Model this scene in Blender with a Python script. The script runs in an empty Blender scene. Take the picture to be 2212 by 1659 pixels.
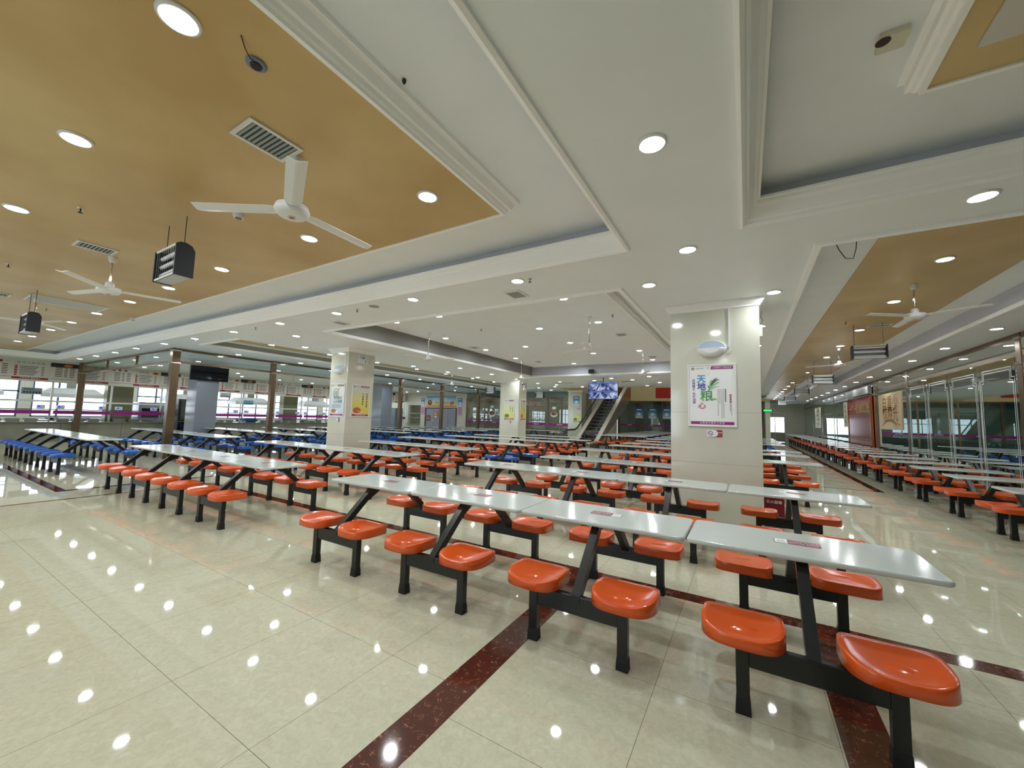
import bpy, math, random
from mathutils import Vector, Matrix
random.seed(7)
SC = bpy.context.scene
COL = SC.collection
PI = math.pi

# ------------------------------------------------------------------ camera
CF, YAW, PITCH, ROLL, CH = 846.75, 0.5387, 0.0851, 0.0277, 1.4964
cam_d = bpy.data.cameras.new('camera')
cam = bpy.data.objects.new('camera', cam_d); COL.objects.link(cam)
cam_d.sensor_fit = 'HORIZONTAL'; cam_d.sensor_width = 36.0
cam_d.lens = CF * 36.0 / 2212.0
cam_d.clip_start = 0.05; cam_d.clip_end = 300
_f = Vector((-math.sin(YAW)*math.cos(PITCH), math.cos(YAW)*math.cos(PITCH), math.sin(PITCH)))
_r0 = Vector((math.cos(YAW), math.sin(YAW), 0)); _u0 = _r0.cross(_f)
_r = _r0*math.cos(ROLL) + _u0*math.sin(ROLL); _u = _r.cross(_f)
_m = Matrix((_r, _u, -_f)).transposed().to_4x4(); _m.translation = Vector((0, 0, CH))
cam.matrix_world = _m
SC.camera = cam
SC.view_settings.view_transform = 'Standard'
SC.view_settings.look = 'None'
SC.view_settings.gamma = 1.0
SC.view_settings.use_curve_mapping = False
SC.view_settings.exposure = 0.0
SC.cycles.max_bounces = 8
SC.cycles.diffuse_bounces = 5
SC.cycles.adaptive_threshold = 0.02
SC.cycles.glossy_bounces = 4
SC.cycles.transmission_bounces = 4
SC.cycles.transparent_max_bounces = 12
SC.cycles.caustics_reflective = False
SC.cycles.caustics_refractive = False
SC.cycles.sample_clamp_indirect = 8.0
SC.cycles.use_denoising = True
# ------------------------------------------------------------------ daylight outside the windows
W = bpy.data.worlds.new('daylight'); SC.world = W; W.use_nodes = True
_bg = W.node_tree.nodes['Background']
_bg.inputs[0].default_value = (0.80, 0.90, 1.0, 1); _bg.inputs[1].default_value = 4.5
LAMP = 208.0          # emission of the ceiling downlights

# ------------------------------------------------------------------ materials
def lin(c):
    out = []
    for v in c[:3]:
        v = v/255.0
        out.append(v/12.92 if v <= 0.04045 else ((v+0.055)/1.055)**2.4)
    return (*out, 1.0)
MATS = {}
def M(name, rgb=(200,200,200), rough=0.5, metal=0.0, spec=0.5, emit=0.0, coat=0.0, bump=0.0, bscale=20.0, var=0.0, vscale=3.0, stretch=None):
    if name in MATS: return MATS[name]
    m = bpy.data.materials.new(name); m.use_nodes = True
    nt = m.node_tree; p = nt.nodes['Principled BSDF']
    p.inputs['Base Color'].default_value = lin(rgb)
    p.inputs['Roughness'].default_value = rough
    p.inputs['Metallic'].default_value = metal
    p.inputs['Specular IOR Level'].default_value = spec
    if coat: p.inputs['Coat Weight'].default_value = coat; p.inputs['Coat Roughness'].default_value = 0.05
    if emit:
        p.inputs['Emission Color'].default_value = lin(rgb); p.inputs['Emission Strength'].default_value = emit
    if var or bump:
        tc = nt.nodes.new('ShaderNodeTexCoord'); mp = nt.nodes.new('ShaderNodeMapping')
        if stretch: mp.inputs['Scale'].default_value = stretch
        nt.links.new(tc.outputs['Object'], mp.inputs[0])
    if var:
        nz = nt.nodes.new('ShaderNodeTexNoise'); nz.inputs['Scale'].default_value = vscale; nz.inputs['Detail'].default_value = 5
        nt.links.new(mp.outputs[0], nz.inputs['Vector'])
        mr = nt.nodes.new('ShaderNodeMapRange'); mr.inputs['From Min'].default_value = 0.3; mr.inputs['From Max'].default_value = 0.7
        mr.inputs['To Min'].default_value = 1-var; mr.inputs['To Max'].default_value = 1+var
        nt.links.new(nz.outputs[0], mr.inputs[0])
        mx = nt.nodes.new('ShaderNodeMix'); mx.data_type = 'RGBA'; mx.blend_type = 'MULTIPLY'; mx.inputs[0].default_value = 1
        mx.inputs[6].default_value = lin(rgb); nt.links.new(mr.outputs[0], mx.inputs[7]); nt.links.new(mx.outputs[2], p.inputs['Base Color'])
    if bump:
        n2 = nt.nodes.new('ShaderNodeTexNoise'); n2.inputs['Scale'].default_value = bscale; n2.inputs['Detail'].default_value = 3
        nt.links.new(mp.outputs[0], n2.inputs['Vector'])
        bp = nt.nodes.new('ShaderNodeBump'); bp.inputs['Strength'].default_value = bump; bp.inputs['Distance'].default_value = 0.02
        nt.links.new(n2.outputs[0], bp.inputs['Height']); nt.links.new(bp.outputs[0], p.inputs['Normal'])
    MATS[name] = m
    return m
def glass(name, tint=(1,1,1), fac=0.08, refl=(1,1,1), rough=0.0, ior=1.5):
    if name in MATS: return MATS[name]
    m = bpy.data.materials.new(name); m.use_nodes = True; nt = m.node_tree; nt.nodes.clear()
    out = nt.nodes.new('ShaderNodeOutputMaterial'); tr = nt.nodes.new('ShaderNodeBsdfTransparent'); gl = nt.nodes.new('ShaderNodeBsdfGlossy')
    tr.inputs[0].default_value = (*tint, 1); gl.inputs[0].default_value = (*refl, 1); gl.inputs['Roughness'].default_value = rough
    fr = nt.nodes.new('ShaderNodeFresnel'); fr.inputs[0].default_value = ior
    ad = nt.nodes.new('ShaderNodeMath'); ad.operation = 'ADD'; ad.inputs[1].default_value = fac; ad.use_clamp = True
    nt.links.new(fr.outputs[0], ad.inputs[0])
    mx = nt.nodes.new('ShaderNodeMixShader'); nt.links.new(ad.outputs[0], mx.inputs[0]); nt.links.new(tr.outputs[0], mx.inputs[1]); nt.links.new(gl.outputs[0], mx.inputs[2])
    nt.links.new(mx.outputs[0], out.inputs[0]); MATS[name] = m
    return m
def floor_mat():
    m = bpy.data.materials.new('polished_tile'); m.use_nodes = True; nt = m.node_tree; p = nt.nodes['Principled BSDF']
    N = nt.nodes.new; L = nt.links.new
    tc = N('ShaderNodeTexCoord'); sep = N('ShaderNodeSeparateXYZ'); L(tc.outputs['Object'], sep.inputs[0])
    T = 0.825; masks = []
    for ax, off in ((0, 1.92), (1, -1.03)):
        a = N('ShaderNodeMath'); a.operation = 'ADD'; a.inputs[1].default_value = off + T*60 + T/2; st = N('ShaderNodeMath'); st.operation = 'GREATER_THAN'; st.inputs[1].default_value = -1.4; L(sep.outputs[0], st.inputs[0])
        sh = N('ShaderNodeMath'); sh.operation = 'MULTIPLY_ADD'; sh.inputs[1].default_value = -0.62; L(st.outputs[0], sh.inputs[0]); L(sep.outputs[ax], sh.inputs[2])
        L(sh.outputs[0], a.inputs[0])
        b = N('ShaderNodeMath'); b.operation = 'MODULO'; b.inputs[1].default_value = T; L(a.outputs[0], b.inputs[0])
        c = N('ShaderNodeMath'); c.operation = 'SUBTRACT'; c.inputs[1].default_value = T/2; L(b.outputs[0], c.inputs[0])
        d = N('ShaderNodeMath'); d.operation = 'ABSOLUTE'; L(c.outputs[0], d.inputs[0])
        e = N('ShaderNodeMath'); e.operation = 'LESS_THAN'; e.inputs[1].default_value = 0.0013; L(d.outputs[0], e.inputs[0])
        masks.append(e)
    mx = N('ShaderNodeMath'); mx.operation = 'MAXIMUM'; L(masks[0].outputs[0], mx.inputs[0]); L(masks[1].outputs[0], mx.inputs[1])
    # veins of the stone pattern
    n1 = N('ShaderNodeTexNoise'); n1.inputs['Scale'].default_value = 22; n1.inputs['Detail'].default_value = 9; n1.inputs['Roughness'].default_value = 0.65; n1.inputs['Distortion'].default_value = 1.2
    L(tc.outputs['Object'], n1.inputs['Vector'])
    r1 = N('ShaderNodeValToRGB'); r1.color_ramp.elements[0].position = 0.36; r1.color_ramp.elements[1].position = 0.66
    r1.color_ramp.elements[0].color = lin((200,196,170)); r1.color_ramp.elements[1].color = lin((215,212,189)); L(n1.outputs[0], r1.inputs[0])
    n2 = N('ShaderNodeTexNoise'); n2.inputs['Scale'].default_value = 0.8; n2.inputs['Detail'].default_value = 3; L(tc.outputs['Object'], n2.inputs['Vector'])
    r2 = N('ShaderNodeMapRange'); r2.inputs['To Min'].default_value = 0.92; r2.inputs['To Max'].default_value = 1.06; L(n2.outputs[0], r2.inputs[0])
    mm = N('ShaderNodeMix'); mm.data_type = 'RGBA'; mm.blend_type = 'MULTIPLY'; mm.inputs[0].default_value = 1
    L(r1.outputs[0], mm.inputs[6]); L(r2.outputs[0], mm.inputs[7])
    mj = N('ShaderNodeMix'); mj.data_type = 'RGBA'; L(mx.outputs[0], mj.inputs[0]); L(mm.outputs[2], mj.inputs[6]); mj.inputs[7].default_value = lin((120,112,92))
    L(mj.outputs[2], p.inputs['Base Color'])
    p.inputs['Roughness'].default_value = 0.03; p.inputs['Specular IOR Level'].default_value = 0.7
    n3 = N('ShaderNodeTexNoise'); n3.inputs['Scale'].default_value = 3.0; n3.inputs['Detail'].default_value = 2; L(tc.outputs['Object'], n3.inputs['Vector'])
    bp = N('ShaderNodeBump'); bp.inputs['Strength'].default_value = 0.008; bp.inputs['Distance'].default_value = 0.02; L(n3.outputs[0], bp.inputs['Height']); L(bp.outputs[0], p.inputs['Normal'])
    return m
def strip_mat():
    m = bpy.data.materials.new('brown_marble'); m.use_nodes = True; nt = m.node_tree; p = nt.nodes['Principled BSDF']
    N = nt.nodes.new; L = nt.links.new
    tc = N('ShaderNodeTexCoord')
    n0 = N('ShaderNodeTexNoise'); n0.inputs['Scale'].default_value = 14; n0.inputs['Detail'].default_value = 2; L(tc.outputs['Object'], n0.inputs['Vector'])
    ad = N('ShaderNodeMix'); ad.data_type = 'RGBA'; ad.inputs[0].default_value = 0.12; L(tc.outputs['Object'], ad.inputs[6]); L(n0.outputs[1], ad.inputs[7])
    v = N('ShaderNodeTexVoronoi'); v.feature = 'DISTANCE_TO_EDGE'; v.inputs['Scale'].default_value = 30; L(ad.outputs[2], v.inputs['Vector'])
    g = N('ShaderNodeTexNoise'); g.inputs['Scale'].default_value = 25; L(tc.outputs['Object'], g.inputs['Vector'])
    a = N('ShaderNodeMapRange'); a.inputs['From Min'].default_value = 0.0; a.inputs['From Max'].default_value = 0.05; a.inputs['To Min'].default_value = 1; a.inputs['To Max'].default_value = 0
    L(v.outputs['Distance'], a.inputs[0])
    b = N('ShaderNodeMapRange'); b.inputs['From Min'].default_value = 0.52; b.inputs['From Max'].default_value = 0.62; L(g.outputs[0], b.inputs[0])
    c = N('ShaderNodeMath'); c.operation = 'MULTIPLY'; L(a.outputs[0], c.inputs[0]); L(b.outputs[0], c.inputs[1])
    mx = N('ShaderNodeMix'); mx.data_type = 'RGBA'; L(c.outputs[0], mx.inputs[0]); mx.inputs[6].default_value = lin((84,44,36)); mx.inputs[7].default_value = lin((190,130,100))
    L(mx.outputs[2], p.inputs['Base Color']); p.inputs['Roughness'].default_value = 0.06
    return m
def gold_mat():
    m = bpy.data.materials.new('gold_foil_panel'); m.use_nodes = True; nt = m.node_tree; p = nt.nodes['Principled BSDF']
    N = nt.nodes.new; L = nt.links.new
    tc = N('ShaderNodeTexCoord'); n = N('ShaderNodeTexNoise'); n.inputs['Scale'].default_value = 0.9; n.inputs['Detail'].default_value = 5; L(tc.outputs['Object'], n.inputs['Vector'])
    r = N('ShaderNodeValToRGB'); r.color_ramp.elements[0].position = 0.35; r.color_ramp.elements[1].position = 0.7
    r.color_ramp.elements[0].color = lin((188,156,98)); r.color_ramp.elements[1].color = lin((208,182,128)); L(n.outputs[0], r.inputs[0]); L(r.outputs[0], p.inputs['Base Color'])
    p.inputs['Roughness'].default_value = 0.38; p.inputs['Metallic'].default_value = 0.2; p.inputs['Specular IOR Level'].default_value = 0.6
    w = N('ShaderNodeTexNoise'); w.inputs['Scale'].default_value = 2.0; w.inputs['Detail'].default_value = 4; L(tc.outputs['Object'], w.inputs['Vector'])
    bp = N('ShaderNodeBump'); bp.inputs['Strength'].default_value = 0.12; bp.inputs['Distance'].default_value = 0.03; L(w.outputs[0], bp.inputs['Height']); L(bp.outputs[0], p.inputs['Normal'])
    return m
m_floor = floor_mat(); m_strip = strip_mat(); m_gold = gold_mat()
m_soffit = M('cream_ceiling_paint', (233,240,241), 0.45, var=0.02, vscale=1.5)
m_tray = M('tray_paint', (230,236,238), 0.5, var=0.02)
m_crown = M('white_moulding', (250,251,249), 0.4)
m_column = M('beige_polished_stone', (211,210,196), 0.09, spec=0.6, var=0.04, vscale=2)
m_greycol = M('grey_polished_stone', (160,166,176), 0.12, spec=0.6)
m_joint = M('dark_joint', (120,112,92), 0.6)
m_top = M('white_table_laminate', (197,204,200), 0.13, spec=0.6, bump=0.05, bscale=7)
m_frame = M('black_steel', (19,22,24), 0.3, spec=0.5, bump=0.02, bscale=60)
m_orange = M('orange_plastic', (222,88,30), 0.16, spec=0.55, var=0.04, vscale=6)
m_blue = M('blue_plastic', (16,88,186), 0.17, spec=0.55, var=0.04, vscale=6)
m_foot = M('black_rubber', (15,16,17), 0.6)
m_maroon = M('maroon_print', (140,42,70), 0.25)
m_white = M('white_plastic', (228,229,228), 0.35)
m_white2 = M('white_print', (240,240,240), 0.4)
m_ink = M('dark_ink', (35,38,40), 0.5)
m_greyink = M('grey_ink', (110,112,112), 0.5)
m_steel = M('stainless_steel', (176,176,170), 0.28, metal=0.9)
m_chrome = M('polished_steel', (210,208,200), 0.12, metal=1.0)
m_bronze = M('brushed_bronze_steel', (128,108,88), 0.27, metal=0.85, bump=0.04, bscale=30)
m_dark = M('dark_interior', (44,50,50), 0.8)
m_dark2 = M('dim_wall', (128,142,136), 0.8)
m_black = M('black_plastic', (14,16,20), 0.22)
m_lamp = bpy.data.materials.new('downlight_glow'); m_lamp.use_nodes = True
_n = m_lamp.node_tree; _n.nodes.clear(); _o = _n.nodes.new('ShaderNodeOutputMaterial'); _e = _n.nodes.new('ShaderNodeEmission')
_e.inputs[0].default_value = (0.92, 0.985, 1.0, 1); _e.inputs[1].default_value = LAMP; _n.links.new(_e.outputs[0], _o.inputs[0])
m_glass = glass('clear_glass', (0.93,0.97,0.95), 0.05)
m_glassfrost = glass('overhead_glass', (0.80,0.88,0.88), 0.16, (0.9,0.95,0.95))
m_glassdark = glass('tinted_glass', (0.50,0.58,0.55), 0.13, (0.80,0.90,0.88))
m_glassback = glass('window_glass', (0.97,0.98,1.0), 0.03)

# ------------------------------------------------------------------ mesh helpers
class MB:
    def __init__(s): s.v = []; s.f = []; s.m = []; s.mats = []; s.sm = []
    def mi(s, mat):
        if mat not in s.mats: s.mats.append(mat)
        return s.mats.index(mat)
    def add(s, vs, fs, mat, smooth=False):
        k = len(s.v); i = s.mi(mat); s.v += [tuple(v) for v in vs]
        for f in fs: s.f.append([a+k for a in f]); s.m.append(i); s.sm.append(smooth)
        return s
    def box(s, x0, y0, z0, x1, y1, z1, mat, b=0.0):
        if b <= 0:
            vs = [(x,y,z) for z in (z0,z1) for y in (y0,y1) for x in (x0,x1)]
            s.add(vs, [(0,2,3,1),(4,5,7,6),(0,1,5,4),(2,6,7,3),(0,4,6,2),(1,3,7,5)], mat)
        else:
            prof = rrect(x0, y0, x1, y1, b, 3)
            rings = [(b*0.9, z0), (0, z0+b*0.9), (0, z1-b*0.9), (b*0.9, z1)]
            s.rings([[(*inset(p, prof_c(x0,y0,x1,y1), d, (x1-x0)/2, (y1-y0)/2), z) for p in prof] for d, z in rings], mat, True, False)
        return s
    def rings(s, R, mat, caps=True, smooth=True):
        n = len(R[0]); vs = [v for r in R for v in r]; fs = []
        for i in range(len(R)-1):
            for j in range(n): fs.append((i*n+j, i*n+(j+1)%n, (i+1)*n+(j+1)%n, (i+1)*n+j))
        s.add(vs, fs, mat, smooth)
        if caps: s.add(R[0], [tuple(reversed(range(n)))], mat); s.add(R[-1], [tuple(range(n))], mat)
        return s
    def cyl(s, p0, p1, r, mat, n=12, r1=None, smooth=True, caps=True):
        p0 = Vector(p0); p1 = Vector(p1); d = (p1-p0).normalized(); a = d.orthogonal().normalized(); b = d.cross(a); r1 = r if r1 is None else r1
        R = [[p + (a*math.cos(t)+b*math.sin(t))*q for t in [2*PI*k/n for k in range(n)]] for p, q in ((p0, r), (p1, r1))]
        return s.rings(R, mat, caps, smooth)
    def lathe(s, c, prof, mat, n=20, smooth=True):
        R = [[(c[0]+r*math.cos(2*PI*k/n), c[1]+r*math.sin(2*PI*k/n), c[2]+z) for k in range(n)] for r, z in prof]
        return s.rings(R, mat, True, smooth)
    def tube(s, pts, r, mat, n=8, smooth=True):
        pts = [Vector(p) for p in pts]; R = []
        for i, p in enumerate(pts):
            d = (pts[min(i+1, len(pts)-1)] - pts[max(i-1, 0)]).normalized()
            ref = Vector((0,0,1)) if abs(d.z) < 0.95 else Vector((1,0,0)); a = d.cross(ref).normalized(); b = d.cross(a)
            R.append([p + (a*math.cos(2*PI*k/n)+b*math.sin(2*PI*k/n))*r for k in range(n)])
        return s.rings(R, mat, True, smooth)
    def bar(s, p0, p1, w, h, mat, up=(0,0,1)):
        # rectangular bar from p0 to p1, w across, h along 'up'
        p0 = Vector(p0); p1 = Vector(p1); d = (p1-p0).normalized(); side = d.cross(Vector(up)).normalized(); u = side.cross(d).normalized()
        R = [[p + side*a*w/2 + u*b*h/2 for a, b in ((-1,-1),(1,-1),(1,1),(-1,1))] for p in (p0, p1)]
        return s.rings(R, mat, True, False)
    def quad(s, a, b, c, d, mat): return s.add([a,b,c,d], [(0,1,2,3)], mat)
    def poly(s, pts, mat): return s.add(pts, [tuple(range(len(pts)))], mat)
    def place(s, other, M4):
        k = len(s.v); s.v += [tuple(M4 @ Vector(v)) for v in other.v]
        mp = [s.mi(m) for m in other.mats]
        for f, m, q in zip(other.f, other.m, other.sm): s.f.append([a+k for a in f]); s.m.append(mp[m]); s.sm.append(q)
        return s
    def mesh(s, name):
        me = bpy.data.meshes.new(name); me.from_pydata(s.v, [], s.f)
        for m in s.mats: me.materials.append(m)
        me.polygons.foreach_set('material_index', s.m); me.polygons.foreach_set('use_smooth', s.sm); me.update(); me.validate()
        return me
    def build(s, name, parent=None, origin=None):
        if origin is not None:
            s.v = [(x-origin[0], y-origin[1], z-origin[2]) for x, y, z in s.v]
        o = bpy.data.objects.new(name, s.mesh(name)); COL.objects.link(o)
        if parent: o.parent = parent
        if origin is not None: o.location = origin
        return o
def rrect(x0, y0, x1, y1, r, n=4):
    out = []
    for cx, cy, a0 in ((x1-r,y0+r,-PI/2),(x1-r,y1-r,0),(x0+r,y1-r,PI/2),(x0+r,y0+r,PI)):
        for k in range(n+1):
            a = a0 + PI/2*k/n; out.append((cx+r*math.cos(a), cy+r*math.sin(a)))
    return out
def prof_c(x0, y0, x1, y1): return ((x0+x1)/2, (y0+y1)/2)
def inset(p, c, d, hx, hy): return (c[0]+(p[0]-c[0])*(1-d/hx), c[1]+(p[1]-c[1])*(1-d/hy))
def tag(o, label=None, cat=None, group=None, kind=None):
    if label: o['label'] = label
    if cat: o['category'] = cat
    if group: o['group'] = group
    if kind: o['kind'] = kind
    return o
def thing(name, label, cat, loc=(0,0,0), rz=0.0, group=None):
    o = bpy.data.objects.new(name, None); COL.objects.link(o); o.location = loc; o.rotation_euler = (0,0,rz); o.empty_display_size = 0.1
    return tag(o, label, cat, group)
def struct(name, mb): return tag(mb.build(name), kind='structure')
def link(name, me, parent, loc=None):
    o = bpy.data.objects.new(name, me); COL.objects.link(o); o.parent = parent
    if loc: o.location = loc
    return o
_tc = {}
CJK = None
try:
    import os
    _p = os.path.join(bpy.utils.resource_path('LOCAL'), 'datafiles', 'fonts', 'Noto Sans CJK Regular.woff2')
    if os.path.exists(_p): CJK = None
except Exception: pass
def text_geo(body, size, vertical=False, spacing=1.0, bold=0.0):
    """flat lettering as (verts, faces) in the XY plane, centred"""
    key = (body, vertical, spacing, bold)
    if key not in _tc:
        cu = bpy.data.curves.new('lettering', 'FONT')
        cu.body = '\n'.join(body) if vertical else body
        cu.size = 1.0; cu.resolution_u = 2; cu.align_x = 'CENTER'; cu.align_y = 'CENTER'; cu.space_line = spacing if vertical else 1.0
        cu.space_character = 1.0 if vertical else spacing; cu.offset = bold
        ob = bpy.data.objects.new('lettering', cu); COL.objects.link(ob)
        dg = bpy.context.evaluated_depsgraph_get(); dg.update()
        me = bpy.data.meshes.new_from_object(ob.evaluated_get(dg))
        _tc[key] = ([tuple(v.co) for v in me.vertices], [tuple(p.vertices) for p in me.polygons])
        bpy.data.objects.remove(ob); bpy.data.curves.remove(cu); bpy.data.meshes.remove(me)
    vs, fs = _tc[key]
    return [(x*size, y*size, z*size) for x, y, z in vs], fs
def frame_mat(origin, facing):
    """local x = right as read, y = up, z = towards the reader"""
    ax = {'-y': ((1,0,0),(0,0,1),(0,-1,0)), '+x': ((0,1,0),(0,0,1),(1,0,0)), '-x': ((0,-1,0),(0,0,1),(-1,0,0)), '+y': ((-1,0,0),(0,0,1),(0,1,0)), '+z': ((1,0,0),(0,1,0),(0,0,1)), '-z': ((1,0,0),(0,-1,0),(0,0,-1))}[facing]
    m = Matrix([Vector(a) for a in ax]).transposed().to_4x4(); m.translation = Vector(origin); return m
class Sheet(MB):
    """a flat printed thing drawn in its own plane: x right, y up, z out"""
    def rect(s, x0, y0, x1, y1, z, mat): return s.add([(x0,y0,z),(x1,y0,z),(x1,y1,z),(x0,y1,z)], [(0,1,2,3)], mat)
    def disc(s, x, y, r, z, mat, n=20, ry=None): ry = ry or r; return s.add([(x+r*math.cos(2*PI*k/n), y+ry*math.sin(2*PI*k/n), z) for k in range(n)], [tuple(range(n))], mat)
    def ring(s, x, y, r0, r1, z, mat, n=24):
        vs = [(x+r*math.cos(2*PI*k/n), y+r*math.sin(2*PI*k/n), z) for r in (r0, r1) for k in range(n)]
        return s.add(vs, [(k, (k+1)%n, n+(k+1)%n, n+k) for k in range(n)], mat)
    def text(s, body, x, y, size, z, mat, vertical=False, spacing=1.0, bold=0.0, rot=0.0):
        vs, fs = text_geo(body, size, vertical, spacing, bold); c, q = math.cos(rot), math.sin(rot)
        return s.add([(x+a*c-b*q, y+a*q+b*c, z) for a, b, _ in vs], fs, mat)
    def leaf(s, pts, w, z, mat):
        for _ in range(2):
            pts = [pts[0]] + [q for a, b in zip(pts[:-1], pts[1:]) for q in ((a[0]*.75+b[0]*.25, a[1]*.75+b[1]*.25), (a[0]*.25+b[0]*.75, a[1]*.25+b[1]*.75))] + [pts[-1]]
        s.zl = getattr(s, 'zl', 0)+0.0003; z += s.zl; L = []; R = []
        for i, p in enumerate(pts):
            t = i/(len(pts)-1); a = Vector(pts[max(i-1,0)]); b = Vector(pts[min(i+1,len(pts)-1)]); d = (b-a).normalized(); n = Vector((-d.y, d.x)); q = w*math.sin(PI*min(max(t,0.03),0.97))
            L.append((p[0]+n.x*q, p[1]+n.y*q, z)); R.append((p[0]-n.x*q, p[1]-n.y*q, z))
        n = len(pts)
        return s.add(L+R, [(i, i+1, n+i+1, n+i) for i in range(n-1)], mat)
    def put(s, origin, facing, name, parent=None):
        mb = MB(); mb.place(s, frame_mat(origin, facing)); return mb.build(name, parent)
ORD = ['first','second','third','fourth','fifth','sixth','seventh','eighth','ninth','tenth','eleventh','twelfth','thirteenth','fourteenth','fifteenth','sixteenth','seventeenth','eighteenth','nineteenth','twentieth','twenty-first','twenty-second','twenty-third','twenty-fourth','twenty-fifth']

# ================================================================== THE ROOM
S = 3.3
XK, XG, YB, YF = -24.6, 4.3, -5.0, 24.0       # kitchen front, glass wall, back wall, shop front wall
HOLES = [  # trays: x0,x1,y0,y1,top
    (-23.3,-1.05,-4.0,4.02,3.6), (0.02,3.4,-4.0,4.0,3.6), (-8.03,-1.45,5.23,15.1,3.8),
    (-13.1,-10.93,4.85,21.0,3.47), (0.65,3.4,4.76,21.6,3.6), (0.65,2.75,21.6,41.0,3.6)]
VOID = (-9.5,-2.6,21.3,34.0)
def cut(rect, holes):
    xs = sorted({rect[0], rect[1], *[h[0] for h in holes], *[h[1] for h in holes]}); ys = sorted({rect[2], rect[3], *[h[2] for h in holes], *[h[3] for h in holes]})
    xs = [x for x in xs if rect[0] <= x <= rect[1]]; ys = [y for y in ys if rect[2] <= y <= rect[3]]
    for i in range(len(xs)-1):
        for j in range(len(ys)-1):
            cx, cy = (xs[i]+xs[i+1])/2, (ys[j]+ys[j+1])/2
            if not any(h[0] < cx < h[1] and h[2] < cy < h[3] for h in holes): yield xs[i], xs[i+1], ys[j], ys[j+1]
fl = MB(); fl.box(-30, -5.2, -0.2, 9.0, 43.2, 0.0, m_floor); struct('floor', fl)
ce = MB(); m_wall_shaded = M('tray_side_shaded', (150,150,146), 0.6); m_wall_lit = M('tray_side_lit', (198,200,210), 0.6)  # one tray wall paint in two tones, shade and light put into the colour
for x0, x1, y0, y1 in cut((-30, 9.0, -5.2, 43.2), HOLES+[VOID]):
    ce.quad((x0,y0,S),(x0,y1,S),(x1,y1,S),(x1,y0,S), m_soffit)
for x0, x1, y0, y1, t in HOLES:
    ce.quad((x0,y0,t),(x0,y1,t),(x1,y1,t),(x1,y0,t), m_tray)
    wm = m_wall_shaded if x0 < -7 and y0 > 4 else m_wall_lit
    if y0 == 21.6: edges = (((x1,y0),(x1,y1)),((x1,y1),(x0,y1)),((x0,y1),(x0,y0)))
    elif y1 == 21.6: edges = (((x0,y0),(x1,y0)),((x1,y0),(x1,y1)),((x1,y1),(2.75,y1)),((x0,y1),(x0,y0)))
    else: edges = (((x0,y0),(x1,y0)),((x1,y0),(x1,y1)),((x1,y1),(x0,y1)),((x0,y1),(x0,y0)))
    for a, b in edges:
        ce.quad((*a,S),(*b,S),(*b,t),(*a,t), m_wall_lit if (x0 == -8.03 and a[1] == b[1]) else wm)  # end walls of the centre tray get the lighter, lit tone
x0, x1, y0, y1 = VOID; VT = 6.6
m_fascia = M('beige_fascia', (222,204,160), 0.35, var=0.03); m_redpanel = M('red_fascia_panel', (196,44,32), 0.35)
ce.quad((x0,y0,VT),(x0,y1,VT),(x1,y1,VT),(x1,y0,VT), m_tray)
for a, b in (((x0,y0),(x1,y0)),((x1,y0),(x1,y1)),((x1,y1),(x0,y1)),((x0,y1),(x0,y0))):
    ce.quad((*a,S),(*b,S),(*b,VT),(*a,VT), m_fascia)
struct('ceiling', ce)
def profile_ring(x0, x1, y0, y1, prof, mat, sides='nesw'):
    """mitred moulding round a rectangle; prof = (inward offset, z)"""
    mb = MB(); n = len(prof)
    cor = [(x0,y0,1,1),(x1,y0,-1,1),(x1,y1,-1,-1),(x0,y1,1,-1)]; R = [[(cx+sx*u, cy+sy*u, z) for u, z in prof] for cx, cy, sx, sy in cor]
    for i in range(0):
        pass
    names = ['s','e','n','w']   # y0, x1, y1, x0 sides
    for i in range(4):
        if names[i] not in sides: continue
        A, B = R[i], R[(i+1)%4]; vs = A+B
        mb.add(vs, [(k, k+1, n+k+1, n+k) for k in range(n-1)], mat)
        if len(sides) < 4:
            mb.poly(A, mat); mb.poly(list(reversed(B)), mat)
    return mb
CROWN = [(-0.035,S+0.001),(-0.035,S-0.022),(-0.01,S-0.032),(0.01,S-0.012),(0.018,S+0.012),(0.035,S+0.022),(0.05,S+0.05),(0.075,S+0.10),(0.10,S+0.125),(0.105,S+0.15),(0.125,S+0.155),(0.125,S+0.175),(0.0,S+0.18)]
LIP = [(-0.03,S+0.001),(-0.03,S-0.025),(0.03,S-0.03),(0.03,S+0.035),(0.0,S+0.04)]
tn = 1
for i, (x0, x1, y0, y1, t) in enumerate(HOLES):
    struct('trim_%d' % tn, profile_ring(x0, x1, y0, y1, CROWN if i < 2 else LIP, m_crown, ('s','e','w') if i == 4 else ('n','e','w') if i == 5 else 'nesw')); tn += 1
# dropped panels inside the trays (rafts) with their mouldings
def raft(x0, x1, y0, y1, z, ztop, mat, w=0.13):
    global tn
    mb = MB()
    mb.quad((x0,y0,z),(x0,y1,z),(x1,y1,z),(x1,y0,z), mat)
    pr = [(0.0,z+0.001),(0.0,z-0.012),(-0.028,z-0.012),(-0.03,z+0.01),(-0.045,z+0.02),(-0.055,z+0.045),(-0.075,z+0.05),(-w+0.03,z+(ztop-z)*0.72),(-w+0.012,z+(ztop-z)*0.8),(-w,z+(ztop-z)*0.82),(-w,ztop)]
    r = profile_ring(x0, x1, y0, y1, pr, m_crown)
    mb.place(r, Matrix.Identity(4))
    struct('trim_%d' % tn, mb); tn += 1
raft(-22.3, -1.99, -3.0, 3.03, 3.45, 3.6, m_gold)
raft(0.93, 3.3, -3.0, 3.0, 3.45, 3.6, m_gold, 0.1)
raft(-7.78, -2.04, 5.45, 14.85, 3.68, 3.8, m_tray, 0.06)
g = MB(); g.box(-12.62, 4.9, 3.45, -11.35, 20.9, 3.469, m_gold); struct('trim_%d' % tn, g); tn += 1
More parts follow.
